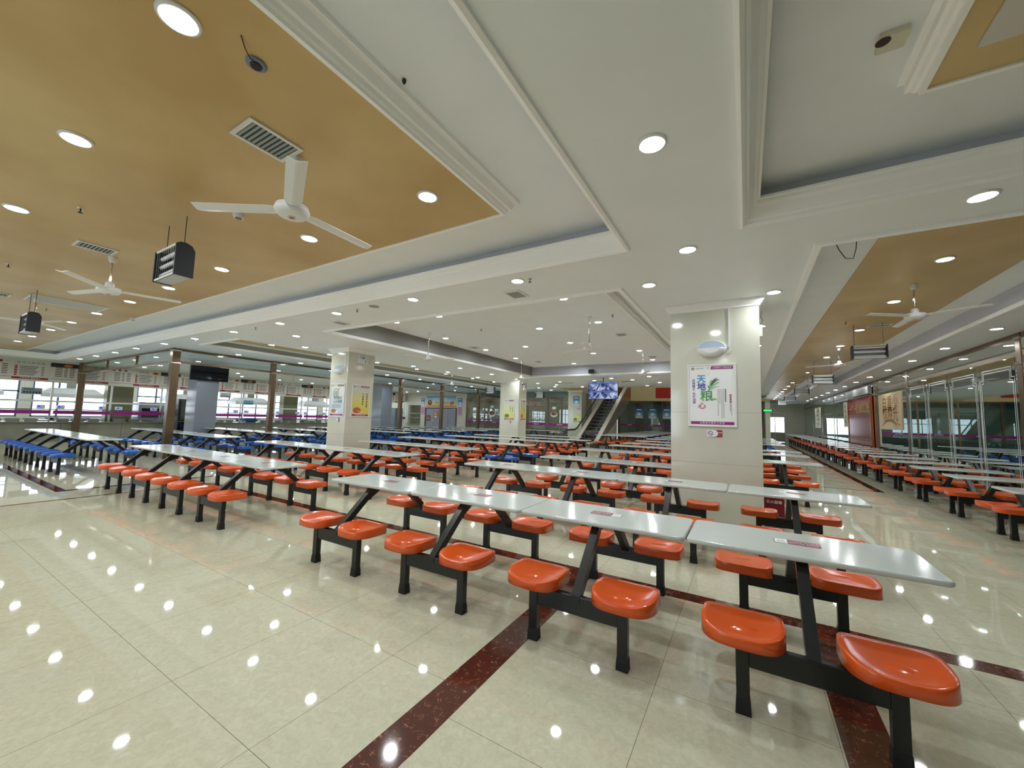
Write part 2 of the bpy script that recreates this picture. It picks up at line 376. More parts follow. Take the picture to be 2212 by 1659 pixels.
for ya, yb, xe in ((4.8,21.6,2.95),(21.62,40.9,2.4)):
    g = MB(); g.box(1.31, ya, 3.585, xe, yb, 3.599, m_gold); struct('trim_%d' % tn, g); tn += 1
# white inset in the right-hand gold panel
g = MB(); g.box(1.05, -2.8, 3.436, 3.25, 2.77, 3.449, M('glossy_cream_panel', (206,204,196), 0.15)); struct('trim_%d' % tn, g); tn += 1
# inlaid brown floor strips
for x0, x1, y0, y1 in ((-1.5,-1.3,-5,3.74),(0.36,0.57,-5,3.74),(-9.33,4.2,3.74,3.9),(-10.36,-10.24,2.06,24),(-24.6,-10.24,1.92,2.06),(-9.4,-9.33,-5,3.9),(2.56,2.73,12.38,41),(1.3,2.56,12.38,12.46)):
    g = MB(); g.box(x0, y0, -0.01, x1, y1, 0.0012, m_strip); struct('trim_%d' % tn, g); tn += 1

m_wall = M('cream_wall', (216,214,200), 0.5, var=0.02)
m_winframe = M('grey_window_frame', (92,104,128), 0.4)
def window_wall(name, facing, x0, x1, z0, z1, wins, mat, plane, wname):
    """a wall in the plane y=plane ('y') or x=plane ('x') with glazed openings wins = [(a0,a1,z0,z1)]"""
    mb = MB(); t = 0.15
    def bx(a0, a1, c0, c1, m, d0=0.0, d1=t):
        if facing == 'y': mb.box(a0, plane-d1, c0, a1, plane-d0, c1, m)
        else: mb.box(plane-d1, a0, c0, plane-d0, a1, c1, m)
    wl = sorted(wins); cur = x0
    for a0, a1, c0, c1 in wl:
        if a0 > cur: bx(cur, a0, z0, z1, mat)
        if c0 > z0: bx(a0, a1, z0, c0, mat)
        if c1 < z1: bx(a0, a1, c1, z1, mat)
        cur = a1
    if cur < x1: bx(cur, x1, z0, z1, mat)
    tag(mb.build(name), kind='structure')
    for k, (a0, a1, c0, c1) in enumerate(wl):
        w = thing('window_%d' % (wname+k), None, None); tag(w, kind='structure')
        mb = MB(); f = 0.06
        def b2(p0, p1, q0, q1, m):
            if facing == 'y': mb.box(p0, plane-0.11, q0, p1, plane-0.04, q1, m)
            else: mb.box(plane-0.11, p0, q0, plane-0.04, p1, q1, m)
        b2(a0, a1, c0, c0+f, m_winframe); b2(a0, a1, c1-f, c1, m_winframe); b2(a0, a0+f, c0, c1, m_winframe); b2(a1-f, a1, c0, c1, m_winframe)
        nv = max(1, round((a1-a0)/0.9))
        for j in range(1, nv): x = a0+(a1-a0)*j/nv; b2(x-0.035, x+0.035, c0, c1, m_winframe)
        zh = c0+(c1-c0)*0.62; b2(a0, a1, zh-0.035, zh+0.035, m_winframe)
        mb.build('window_frame', w)
        g = MB()
        if facing == 'y': g.quad((a0,plane-0.075,c0),(a1,plane-0.075,c0),(a1,plane-0.075,c1),(a0,plane-0.075,c1), m_glassback)
        else: g.quad((plane-0.075,a0,c0),(plane-0.075,a1,c0),(plane-0.075,a1,c1),(plane-0.075,a0,c1), m_glassback)
        g.build('pane', w)
# wall behind the camera, with daylight windows, and the kitchen's outside wall
window_wall('wall_back', 'y', -30, 4.3, 0, S, [(-28,-25.2,0.8,2.9),(-23.5,-19.5,0.8,2.9),(-18,-14,0.8,2.9),(-12.5,-8.5,0.8,2.9),(-6.4,-2.3,0.8,2.9)], m_wall, YB, 1)
window_wall('wall_left', 'x', -5, 24.2, 0, S, [(y, y+3.4, 0.9, 2.85) for y in (-3.2,0.6,4.4,8.2,12.0,15.8,19.6)], m_wall, -29.6, 10)

# ------------------------------------------------------------------ columns
def column(x0, x1, y0, y1, mat, label, joints=(0.91,1.65), cap=True, H=S):
    t = thing('square_column', label, 'column', ((x0+x1)/2, (y0+y1)/2, 0), 0, None)
    cx, cy = (x0+x1)/2, (y0+y1)/2; hx, hy = (x1-x0)/2, (y1-y0)/2
    mb = MB(); zs = [0, *joints, H]
    for a, b in zip(zs[:-1], zs[1:]): mb.box(-hx, -hy, a+(0.0012 if a else 0), hx, hy, b-(0.0012 if b < H else 0), mat)
    mb.box(-hx+0.003, -hy+0.003, 0, hx-0.003, hy-0.003, H, m_joint)
    mb.build('shaft', t)
    if cap:
        pr = [(0.0,H-0.11),(-0.015,H-0.105),(-0.02,H-0.08),(-0.04,H-0.06),(-0.06,H-0.035),(-0.065,H-0.02),(-0.08,H-0.018),(-0.08,H-0.001)]
        profile_ring(-hx, hx, -hy, hy, pr, m_crown).build('cap_moulding', t)
    return t
column(-1.0, 0.19, 6.5, 7.45, m_column, 'large beige stone column with the wide framed poster, nearest the camera')
column(-10.16, -9.4, 6.9, 7.78, m_column, 'beige stone column with two yellow food posters on two faces')
column(-10.3, -9.25, 16.15, 16.9, m_column, 'distant beige column between orange and blue seats with two posters')
column(-0.95, 0.2, 16.2, 17.0, m_column, 'beige stone column hidden mostly behind the large front column')
column(-9.65, -8.75, 23.15, 23.95, m_column, 'far beige column left of the escalator with blue notice')
column(-19.6, -18.75, 6.95, 7.7, m_greycol, 'grey stone column under the black wall television', cap=False)
column(-19.6, -18.75, 16.2, 17.0, m_greycol, 'distant grey column with a dark grey cabinet beside it', cap=False)

# ================================================================== CANTEEN TABLES
LU, WU = 1.2336, 0.594
def make_top():
    mb = MB(); hx, hy, r = 0.611, WU/2, 0.035
    p = rrect(-hx, -hy, hx, hy, r, 4)
    R = [[(*inset(p_, (0,0), d, hx, hy), z) for p_ in p] for d, z in ((0.02,0.722),(0.004,0.722),(0.0,0.727),(0.0,0.743),(0.003,0.748),(0.008,0.75))]
    mb.rings(R[1:], m_top, True, True); return mb.mesh('tabletop')
def make_seat(mat):
    """moulded seat: straight towards the table (+y), bowed outward (-y), dished, with a skirt"""
    mb = MB(); NR, NA = 7, 40; hx = 0.192; out = []
    def edge(a):
        c, s = math.cos(a), math.sin(a)
        e = 0.36 if s > 0 else 0.60
        x = hx*math.copysign(abs(c)**e, c)*(1.0 if s <= 0 else 1.0 - 0.05*abs(s))
        y = (0.165 if s > 0 else 0.185)*math.copysign(abs(s)**(0.36 if s > 0 else 0.85), s)
        return x, y
    def top(x, y, q):
        u, v = x/hx, y/0.18
        z = 0.430 + 0.018*u*u - 0.012*(1-q**3) - 0.006*max(0,-v)**2*(1-u*u) + 0.002*v
        z += 0.004*math.cos(u*PI*1.0)*max(0, v)**2          # small saddle towards the table
        return z
    E = [edge(2*PI*k/NA) for k in range(NA)]
    vs = [(0,0,top(0,0,0))]; fs = []
    for i in range(1, NR+1):
        q = i/NR
        for ex, ey in E: vs.append((ex*q, ey*q, top(ex*q, ey*q, q)))
    for k in range(NA): fs.append((0, 1+k, 1+(k+1)%NA))
    for i in range(NR-1):
        for k in range(NA): fs.append((1+i*NA+k, 1+(i+1)*NA+k, 1+(i+1)*NA+(k+1)%NA, 1+i*NA+(k+1)%NA))
    base = 1+(NR-1)*NA
    for d, dz in ((1.012,-0.004),(1.02,-0.013),(1.03,-0.050),(1.0,-0.050),(0.97,-0.025)):
        k0 = len(vs)
        for (ex, ey), j in zip(E, range(NA)): vs.append((ex*d, ey*d, top(ex, ey, 1)+dz if dz > -0.04 else 0.372))
        for k in range(NA): fs.append((base+k, k0+k, k0+(k+1)%NA, base+(k+1)%NA))
        base = k0
    fs.append(tuple(reversed(range(base, base+NA))))
    mb.add(vs, fs, mat, True)
    # mounting plate
    mb.box(-0.06, -0.06, 0.385, 0.06, 0.06, 0.412, m_frame)
    return mb.mesh('seat')
YL = 0.611     # beam line from the table's centre line
def leg_mb():
    mb = MB(); mb.box(-0.031, -0.026, 0.0, 0.031, 0.026, 0.40, m_frame, 0.004); return mb
def foot_mb():
    mb = MB(); mb.rings([[(a*w, b*h, z) for a, b in ((-1,-1),(1,-1),(1,1),(-1,1))] for w, h, z in ((0.036,0.031,0.0),(0.034,0.029,0.05),(0.0315,0.0265,0.075))], m_foot, True, False); return mb
def beam_mb():
    mb = MB(); mb.box(-0.275, -0.021, 0.236, 0.275, 0.021, 0.356, m_frame, 0.006); return mb
def strut_mb(s):
    mb = MB(); mb.bar((0, s*YL, 0.335), (0, s*0.20, 0.705), 0.06, 0.058, m_frame, (1,0,0)); mb.box(-0.03, s*YL-0.025, 0.318, 0.03, s*YL+0.025, 0.356, m_frame); return mb
def cross_mb():
    mb = MB(); mb.box(-0.0275, -0.215, 0.675, 0.0275, 0.215, 0.717, m_frame, 0.004)
    mb.box(-0.32, -0.14, 0.715, 0.32, -0.10, 0.723, m_frame); mb.box(-0.32, 0.10, 0.715, 0.32, 0.14, 0.723, m_frame)
    for s in (-1, 1): mb.bar((0, s*0.13, 0.68), (0, s*0.27, 0.60), 0.03, 0.02, m_frame, (1,0,0))
    return mb
def sticker_mb(flip=False):
    s = Sheet(); mats = (m_ink, m_white2, m_maroon)
    def rr(x0, y0, x1, y1, r, z, m): s.add([(*p, z) for p in rrect(x0,y0,x1,y1,r,3)], [tuple(range(16))], m)
    rr(-0.122,-0.052,0.122,0.052,0.014,0.0006,m_ink); rr(-0.118,-0.048,0.118,0.048,0.012,0.0009,m_white2)
    rr(-0.05,-0.047,0.117,0.047,0.006,0.0012,m_maroon)
    s.text('文明就餐 节约粮食', 0.034, 0.018, 0.019, 0.0015, m_white2); s.text('请自觉收盘 保持清洁', 0.034, -0.018, 0.0165, 0.0015, m_white2)
    s.text('餐桌', -0.084, 0.012, 0.02, 0.0013, m_greyink); s.rect(-0.108,-0.014,-0.06,-0.010,0.0013,m_greyink); s.rect(-0.108,-0.03,-0.06,-0.026,0.0013,m_greyink)
    mb = MB(); M4 = Matrix.Translation((0,0.02,0.75)) @ Matrix.Rotation(PI if flip else 0, 4, 'Z'); mb.place(s, M4); return mb
ME = dict(top=make_top(), so=make_seat(m_orange), sb=make_seat(m_blue), leg=leg_mb().mesh('leg'), foot=foot_mb().mesh('foot_cap'), beam=beam_mb().mesh('seat_beam'),
          s1=strut_mb(-1).mesh('strut'), s2=strut_mb(1).mesh('strut'), cross=cross_mb().mesh('crossbar'), st=sticker_mb().mesh('table_sticker'), st2=sticker_mb(True).mesh('table_sticker'))
_fr = MB()
for s in (-1, 1):
    for x in (-0.303, 0.303): _fr.place(leg_mb(), Matrix.Translation((x, s*YL, 0))); _fr.place(foot_mb(), Matrix.Translation((x, s*YL, 0)))
    _fr.place(beam_mb(), Matrix.Translation((0, s*YL, 0))); _fr.place(strut_mb(s), Matrix.Identity(4))
_fr.place(cross_mb(), Matrix.Identity(4)); ME['frame'] = _fr.mesh('support_frame')
def unit(xc, yc, color, label, group, sticker=0):
    t = thing('canteen_table', label, 'table', (xc, yc, 0), 0, group)
    near = math.hypot(xc, yc) < 9.5
    link('tabletop', ME['top'], t)
    sm = ME['so'] if color == 'orange' else ME['sb']
    for s in (-1, 1):
        for x in (-0.303, 0.303):
            o = link('seat', sm, t, (x, s*0.565, 0)); o.rotation_euler = (0, 0, 0 if s < 0 else PI)
            o.rotation_euler.z += random.uniform(-0.02, 0.02)
            if near:
                l = link('leg', ME['leg'], t, (x, s*YL, 0)); link('foot_cap', ME['foot'], l)
        if near:
            link('seat_beam', ME['beam'], t, (0, s*YL, 0)); link('strut', ME['s1'] if s < 0 else ME['s2'], t)
    if near: link('crossbar', ME['cross'], t)
    else: link('support_frame', ME['frame'], t)
    if sticker: link('table_sticker', ME['st'] if sticker == 1 else ME['st2'], t)
    return t
def row(x0, n, ynear, color, block, rowname, nrows, group, gaps=(), last=None, sticker=0, lefts=True):
    for i in range(n):
        c = last if (last and i == n-1) else color
        pos = ORD[i] if n > 1 else 'only'
        lab = '%s-seated white canteen table, %s from left in %s row of %s' % (c, pos, rowname, block)
        x = x0 + (i+0.5)*LU + (gaps[i] if gaps else 0)
        unit(x, ynear+WU/2, c, lab, group, (sticker[i] if isinstance(sticker, (list, tuple)) else sticker))
gC = 'orange canteen tables in the middle block'; gL = 'orange canteen tables left of the middle'; gB = 'blue canteen tables by the serving counters'
gR = 'canteen tables along the glass wall'; gF = 'canteen tables beyond the escalator foot'
for k, (y, x0, n, c) in enumerate(((2.83,-4.056,4,'orange'),(5.07,-3.9,4,'orange'),(7.0,-3.52,2,'orange'),(9.48,-3.68,4,'orange'),(11.82,-3.62,4,'orange'),(13.47,-3.62,4,'orange'),(15.3,-3.65,2,'orange'),(17.5,-3.7,4,'orange'),(19.3,-3.7,4,'orange'),(21.1,-3.7,4,'blue'),(22.8,-3.7,4,'blue'),(24.6,-3.7,4,'blue'))):
    row(x0, n, y, c, 'middle block', ORD[k], 0, gC, sticker=([1,1,2,1] if k == 0 else 1 if k < 3 else 0))
for k, (y, x0, n) in enumerate(((2.81,-10.31,4),(5.07,-10.32,4),(7.13,-9.13,3),(9.42,-10.05,4),(11.6,-9.85,4),(13.42,-9.82,4),(15.35,-8.45,2))):
    row(x0, n, y, 'orange', 'left-centre block', ORD[k], 0, gL, sticker=(1 if k < 2 else 0), last='blue' if k == 3 else None)
for k, y in enumerate((2.7, 5.1, 7.27, 9.45, 11.65, 13.6, 15.5, 17.4, 19.4, 21.3)):
    gp = (0,)*5 if k == 0 else (-0.1,-0.1,-0.1,0.24,0.24)
    row(-18.62, 5, y, 'blue', 'far-left block', ORD[k], 0, gB, gaps=gp)
for k in range(22):
    y = 7.45 + 1.56*k
    unit(2.84+LU/2, y+WU/2, 'orange', 'orange-seated white canteen table against the glass wall, %s one from the front' % ORD[k] if k else 'orange-seated white canteen table against the glass wall, nearest the camera', gR)
for k in range(8):
    row(-6.6, 2, 19.35+1.62*k, 'orange' if k < 4 else 'blue', 'block right of escalator', ORD[k], 0, gF)
row(-12.3, 2, 22.1, 'blue', 'shopfront tables', 'lone', 0, gF)

# ================================================================== DOWNLIGHTS
def downlight_meshes():
    r = MB(); n = 24
    r.lathe((0,0,0), [(0.095,-0.001),(0.094,-0.008),(0.085,-0.014),(0.076,-0.014),(0.074,-0.008),(0.074,-0.0005)], m_white, n)
    d = MB(); n2 = 16
    R = [[(q*math.cos(2*PI*k/n2), q*math.sin(2*PI*k/n2), z) for k in range(n2)] for q, z in ((0.0745,-0.0085),(0.05,-0.0095),(0.02,-0.01))]
    d.rings(R, m_lamp, False, True); d.add([(x,y,z) for x,y,z in R[-1]], [tuple(reversed(range(n2)))], m_lamp)
    return r.mesh('trim_ring'), d.mesh('diffuser')
DR, DD = downlight_meshes()
def downlight(x, y, z, label, group):
    t = thing('downlight', label, 'light', (x, y, z), 0, group)
    link('trim_ring', DR, t); link('diffuser', DD, t)
def light_row(pts, z, where, group):
    for i, (x, y) in enumerate(pts):
        downlight(x, y, z, 'round recessed white downlight, %s %s' % (ORD[i], where), group)
gx = [-2.41,-4.19,-6.24,-8.04,-9.79,-11.73,-13.6,-15.5,-17.58,-19.5]
light_row([(x, 2.47) for x in gx], 3.45, 'from right in far row of left gold ceiling panel', 'downlights in the gold ceiling panel')
light_row([(x, 0.67) for x in gx], 3.45, 'from right in middle row of left gold ceiling panel', 'downlights in the gold ceiling panel')
light_row([(x, -1.15) for x in gx[:6]], 3.45, 'from right in nearest row of left gold ceiling panel', 'downlights in the gold ceiling panel')
light_row([(-0.49, 2.51), (-0.49, 0.6), (-0.49, -1.4)], S, 'from far end of the beam between ceiling trays', 'downlights in the beam')
light_row([(1.6,4.31),(-0.49,4.32),(-2.56,4.35),(-4.44,4.34),(-6.35,4.35),(-8.2,4.35),(-10.14,4.36),(-12.16,4.36),(-14.02,4.34),(-16.06,4.31),(-18.07,4.34),(-20.1,4.34),(-22.1,4.34)], S, 'from right in soffit row behind the front table row', 'soffit downlights across the hall')
light_row([(-1.07,5.26),(0.36,6.28),(0.26,8.4),(-1.07,8.6),(-1.05,10.6),(0.26,10.5),(-1.05,12.6),(0.26,12.6),(-1.05,14.6)], S, 'in soffit strip around the large front column', 'downlights near the front column')
cl = [(-2.81,6.43),(-5.77,6.43),(-7.1,6.43),(-2.8,8.37),(-4.28,8.39),(-7.25,8.4),(-4.28,10.34),(-7.26,10.41),(-5.77,10.4),(-2.8,12.33),(-4.27,12.31),(-7.25,12.35),(-5.77,14.35),(-2.8,14.35)]
light_row(cl, 3.68, 'from the front in the cream centre tray', 'downlights in the centre tray')
light_row([(-9.2,y) for y in (5.28,11.55,13.7,15.8,18.0,20.1)], S, 'from front in soffit left of centre tray', 'downlights left of the centre tray')
light_row([(-10.55,y) for y in (6.33,8.4,10.5,12.47,14.58,17.0,18.8,20.75,22.5)], S, 'from front along edge of far-left tray', 'downlights by the far-left tray')
light_row([(-12.05,y) for y in (6.2,8.1,10.1,12.2,14.1,16.2,18.2,20.2)], 3.449, 'from front in narrow far-left gold panel', 'downlights in the narrow gold panel')
light_row([(-14.2,y) for y in (6.3,8.4,10.45,12.5,14.62,16.93,19.0,21.0)], S, 'from front beside the overhead glass frame', 'downlights beside the glass frame')
light_row([(x,y) for y in (6.6,9.6,12.8,16.0,19.2,22.0) for x in (-17.9,-21.5)], S, 'over the far-left blue tables', 'downlights over the blue tables')
light_row([(-7.75,17.51),(-5.98,17.39),(-4.27,17.48),(-4.95,16.6),(-3.32,16.31),(-8.65,19.1),(-7.73,20.52),(-3.38,18.91),(-4.26,20.51),(-5.98,19.4)], S, 'before the escalator opening', 'downlights before the escalator')
light_row([(2.14,y) for y in (6.7,8.65,10.95,12.95,14.98,17.1,19.1)], 3.584, 'from front in right corridor gold panel', 'downlights in the corridor gold panel')
light_row([(2.0,y) for y in (23.5,25.6,27.7,29.8,31.9,34.0,36.1,38.2)], 3.584, 'from front in distant corridor gold panel', 'distant corridor panel downlights')
light_row([(3.84,y) for y in (6.1,8.15,10.22,12.32,14.33,16.44,18.55,20.6,22.7,24.8,26.9,29.0,31.1,33.2,35.3)], S, 'from front in soffit beside the glass wall', 'downlights beside the glass wall')
light_row([(0.3,y) for y in (18.5,21.5,24.5,27.5,30.5,33.5)], S, 'from front left of the corridor trays', 'downlights left of the corridor')

# ================================================================== CEILING FANS, VENTS, HEATERS, SPRINKLERS
def fan_parts():
    bl = MB(); n = 10; L0, L1 = 0.115, 0.72
    top = []; bot = []
    for i in range(n+1):
        t = i/n; r = L0+(L1-L0)*t; w0 = 0.048+0.012*min(1, t*10); w1 = w0
        if t > 0.93: w0 *= 0.9
        tw = 0.007
        top.append([(r, -w0, 0.008), (r, -0.006, -0.006), (r, 0.006, -0.004), (r, w1, 0.012), (r, w1, 0.009), (r, 0.008, -0.008), (r, -0.008, -0.010), (r, -w0, 0.005)])
    bl.rings(top, m_white, True, False)
    bl.bar((0.07,0,0.0), (0.17,0,0.001), 0.045, 0.006, m_white)
    hub = MB(); hub.lathe((0,0,0), [(0.02,-0.050),(0.06,-0.048),(0.095,-0.038),(0.115,-0.020),(0.122,-0.004),(0.122,0.008),(0.112,0.012),(0.112,0.018),(0.118,0.020),(0.112,0.034),(0.06,0.046),(0.03,0.05)], m_white, 32)
    em = MB(); em.lathe((0,0,0), [(0.028,-0.0535),(0.028,-0.0505)], M('emblem_silver', (206,200,196), 0.3), 20); em.lathe((0,0,0), [(0.017,-0.0545),(0.017,-0.0535)], M('emblem_red', (190,70,60), 0.3), 16)
    return bl.mesh('blade'), hub.mesh('motor_housing'), em.mesh('emblem')
FB, FH, FE = fan_parts()
def fan(x, y, ztop, zhub, rot, label, group='ceiling fans'):
    t = thing('ceiling_fan', label, 'fan', (x, y, ztop), 0, group); d = ztop-zhub
    for k in range(3):
        b = link('blade', FB, t, (0, 0, -d)); b.rotation_euler = (0, 0, math.radians(rot+120*k))
    h = link('motor_housing', FH, t, (0,0,-d)); link('emblem', FE, h)
    r = MB(); r.cyl((0,0,-d+0.04), (0,0,-0.02), 0.011, m_chrome, 12); r.build('down_rod', t)
    c = MB(); c.lathe((0,0,0), [(0.044,0.0),(0.044,-0.01),(0.04,-0.05),(0.028,-0.075),(0.012,-0.08)], m_white, 20); c.build('canopy', t)
    c = MB(); c.lathe((0,0,-d), [(0.045,0.045),(0.045,0.06),(0.04,0.10),(0.025,0.115),(0.012,0.118)], m_white, 20); c.build('lower_cup', t)
    return t
fan(-2.95, 1.59, 3.45, 3.02, 92, 'large white three-blade ceiling fan in foreground under gold panel, beside louvred vent')
fan(-7.1, 1.58, 3.45, 3.0, 75, 'white ceiling fan under gold panel, behind the foreground fan')
fan(-11.25, 1.58, 3.45, 3.0, 20, 'white ceiling fan under gold panel, third and farthest left')
fan(-2.82, 7.85, 3.68, 2.98, 40, 'white long-rod ceiling fan in centre tray, right one of its front pair')
fan(-7.22, 7.7, 3.68, 2.98, 25, 'white long-rod ceiling fan in centre tray, left one of its front pair')
fan(-7.28, 12.84, 3.68, 2.98, 10, 'white long-rod ceiling fan in centre tray, rear left by the distant column')
fan(-2.79, 12.77, 3.68, 3.0, 60, 'white long-rod ceiling fan in centre tray, rear right beside large column')
fan(2.13, 7.73, 3.584, 3.11, 92, 'white ceiling fan over right corridor, nearest one')
fan(2.15, 13.24, 3.584, 3.11, 45, 'white ceiling fan over right corridor, second one back')
fan(2.15, 18.7, 3.584, 3.11, 10, 'white ceiling fan over right corridor, third one back')
fan(-12.0, 9.0, 3.449, 2.98, 15, 'white ceiling fan behind the left beige column in narrow gold panel')
fan(-12.0, 14.5, 3.449, 2.98, 50, 'white ceiling fan far back in narrow gold panel')
fan(-19.5, 11.2, 3.3, 2.85, 30, 'white ceiling fan over far-left blue tables before the menus')

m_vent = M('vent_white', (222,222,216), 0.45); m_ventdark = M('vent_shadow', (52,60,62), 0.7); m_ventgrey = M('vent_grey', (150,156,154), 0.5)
def vent(x0, x1, y0, y1, z, label, slats=8, along='x', group='ceiling vents'):
    cx, cy = (x0+x1)/2, (y0+y1)/2; hx, hy = (x1-x0)/2, (y1-y0)/2
    t = thing('air_vent', label, 'vent', (cx, cy, z), 0, group)
    w = 0.028; mb = MB()
    mb.box(-hx,-hy,-0.012,hx,-hy+w,-0.0005,m_vent); mb.box(-hx,hy-w,-0.012,hx,hy,-0.0005,m_vent); mb.box(-hx,-hy+w,-0.012,-hx+w,hy-w,-0.0005,m_vent); mb.box(hx-w,-hy+w,-0.012,hx,hy-w,-0.0005,m_vent)
    mb.build('frame', t)
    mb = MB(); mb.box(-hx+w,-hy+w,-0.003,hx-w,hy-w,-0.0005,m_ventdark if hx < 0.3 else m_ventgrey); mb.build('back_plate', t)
    mb = MB()
    for k in range(slats):
        if along == 'x':
            y = -hy+w+(2*hy-2*w)*(k+0.5)/slats; mb.bar((-hx+w,y,-0.008),(hx-w,y,-0.008),0.016,0.0015,m_ventgrey,(0,0.45,1))
        else:
            x = -hx+w+(2*hx-2*w)*(k+0.5)/slats; mb.box(x-0.010,-hy+w,-0.010,x+0.006,hy-w,-0.004,m_vent)
    mb.build('louvre_slats', t)
vent(-3.09,-2.80,1.19,1.56,3.45,'white louvred air vent beside the foreground fan mount', 10)
vent(-7.01,-6.74,1.19,1.55,3.45,'white louvred air vent beside the second fan in gold panel', 9)
vent(-11.55,-10.8,1.45,2.45,3.45,'large grey louvred air grille in gold ceiling, left side', 16, 'y')
vent(-11.6,-11.3,0.95,1.3,3.45,'white air vent at left picture edge in gold ceiling', 8)
vent(-2.99,-2.73,4.68,5.0,S,'small square vent in soffit near sprinkler, right of its pair', 9)
vent(-7.08,-6.87,4.73,5.04,S,'small square vent in soffit, left one before centre tray', 8)
vent(-2.82,-2.56,9.7,10.02,3.68,'small vent in centre tray right of the fans, front one', 7)
vent(-7.5,-7.24,9.8,10.1,3.68,'small vent in centre tray beside a downlight, left side', 7)
vent(-2.8,-2.55,13.6,13.9,3.68,'small vent in centre tray, rear right', 6)
vent(-7.0,-6.75,13.3,13.6,3.68,'small vent in centre tray, rear left', 6)
vent(2.2,2.57,10.48,10.70,3.584,'narrow white vent in right corridor gold panel', 6)
vent(-5.0,-4.4,17.9,18.4,S,'brown-slatted vent in soffit near hanging screen, right one', 7)
vent(-8.3,-7.3,18.0,18.35,S,'slatted vent in soffit left of hanging screen', 7)
vent(1.35,1.65,2.2,2.45,3.436,'vent in the white panel of the top right ceiling tray', 6)

def heater(x, y, z, top, label, w=0.5, h=0.32):
    t = thing('hanging_heater', label, 'heater', (x, y, z), 0, 'hanging quartz heaters')
    mb = MB(); hx, hz = w/2, h/2
    mb.add([(-hx,-0.07,hz),(hx,-0.07,hz),(hx,0.02,hz+0.01),(-hx,0.02,hz+0.01),(-hx,0.07,hz-0.04),(hx,0.07,hz-0.04),(-hx,0.07,-hz),(hx,0.07,-hz),(-hx,-0.07,-hz),(hx,-0.07,-hz)],
           [(0,1,2,3),(3,2,5,4),(4,5,7,6),(6,7,9,8)], M('heater_reflector',(206,208,206),0.25,metal=0.5)); mb.box(-hx,-0.072,hz-0.02,hx,-0.062,hz,m_white); mb.box(-hx,-0.072,-hz,hx,-0.062,-hz+0.02,m_white)
    mb.build('housing', t)
    for s in (-1, 1):
        e = MB(); pr = [(-0.08,-hz-0.005),(0.08,-hz-0.005),(0.08,hz-0.05),(0.05,hz+0.0),(0.0,hz+0.018),(-0.05,hz+0.012),(-0.08,hz-0.01)]
        e.rings([[(s*(hx+d), a, b) for a, b in pr] for d in (0.0, 0.022)], M('navy_black_cap',(24,30,38),0.5), True, False); e.build('end_cap', t)
    for zz in (-0.09, 0.0, 0.09):
        q = MB(); q.cyl((-hx+0.01,-0.02,zz),(hx-0.01,-0.03,zz),0.02,M('quartz_tube',(232,234,238),0.15),12); q.build('quartz_tube', t)
    g = MB()
    for k in range(9): xx = -hx+w*(k+0.5)/9; g.cyl((xx,-0.068,-hz+0.01),(xx,-0.068,hz-0.01),0.001,m_steel,4)
    g.build('wire_guard', t)
    for s in (-1, 1):
        c = MB(); c.cyl((s*(hx-0.03),0.0,hz), (s*(hx-0.03),0.0,top-z), 0.004, m_ink, 6); c.build('suspension_chain', t)
    return t
heater(-5.08, 1.58, 2.98, 3.45, 'black-ended hanging quartz heater below gold panel between the first two fans')
heater(-10.6, 1.45, 2.88, 3.45, 'small-looking black hanging heater at far left below gold panel')
for k, y in enumerate((10.35, 15.9, 21.5, 27.0, 32.5)):
    heater(2.15, y, 3.0, 3.584, 'silver hanging quartz heater over the right corridor, %s from the front' % ORD[k], h=0.26)
heater(-11.6, 17.2, 2.9, 3.449, 'distant hanging heater left of the small beige column')
heater(-10.4, 20.6, 2.85, S, 'distant hanging heater right of the small beige column')

def sprinkler(x, y, z, label):
    t = thing('sprinkler', label, 'sprinkler', (x, y, z), 0, 'ceiling sprinklers')
    mb = MB(); mb.lathe((0,0,0),[(0.028,-0.001),(0.026,-0.008),(0.01,-0.01)],m_chrome,14); mb.build('escutcheon', t)
    mb = MB(); mb.cyl((0,0,-0.008),(0,0,-0.045),0.006,m_ventdark,8); mb.lathe((0,0,-0.045),[(0.02,0),(0.02,-0.003)],m_ventdark,12); mb.build('deflector', t)
for i, (x, y, z, w) in enumerate(((-2.38,4.36,S,'in soffit beside a downlight'),(-5.78,4.35,S,'in soffit beside round speaker'),(-9.15,4.35,S,'in soffit left of centre'),(-5.66,7.89,3.68,'in centre tray, left'),(-2.34,7.91,3.68,'in centre tray, right'),(-12.2,4.4,S,'beside glass frame corner'),(-8.85,0.95,3.45,'in gold panel, left'),(-5.64,0.99,3.45,'in gold panel, middle'),(-12.2,1.85,3.45,'in gold panel above large grille'),(1.75,10.0,3.584,'in corridor gold panel'))):
    sprinkler(x, y, z, 'small metal fire sprinkler ' + w)
def disc_thing(name, x, y, z, r, h, mat, label, cat, inner=None):
    t = thing(name, label, cat, (x, y, z)); mb = MB(); mb.lathe((0,0,0),[(r,-0.0005),(r,-h*0.6),(r*0.85,-h)],mat,24); mb.build('housing', t)
    if inner: mb = MB(); mb.lathe((0,0,0),[(r*0.6,-h),(r*0.55,-h-0.006)],inner,16); mb.build('grille', t)
disc_thing('smoke_detector', -4.32, 1.81, 3.45, 0.05, 0.045, m_white, 'white round smoke detector beside the foreground fan blade', 'detector', m_greyink)
disc_thing('smoke_detector', -11.6, 3.0, 3.449, 0.05, 0.04, m_white, 'beige round detector at far left of gold panel', 'detector', m_greyink)
disc_thing('round_socket', -2.34, 1.0, 3.45, 0.052, 0.014, M('bluish_ring',(120,130,150),0.4), 'round dark-centred ceiling hole with ring in gold panel near top', 'fitting', m_black)
disc_thing('ceiling_speaker', -5.36, 4.36, S, 0.085, 0.006, m_ventgrey, 'flat round grey ceiling speaker in the soffit', 'speaker')
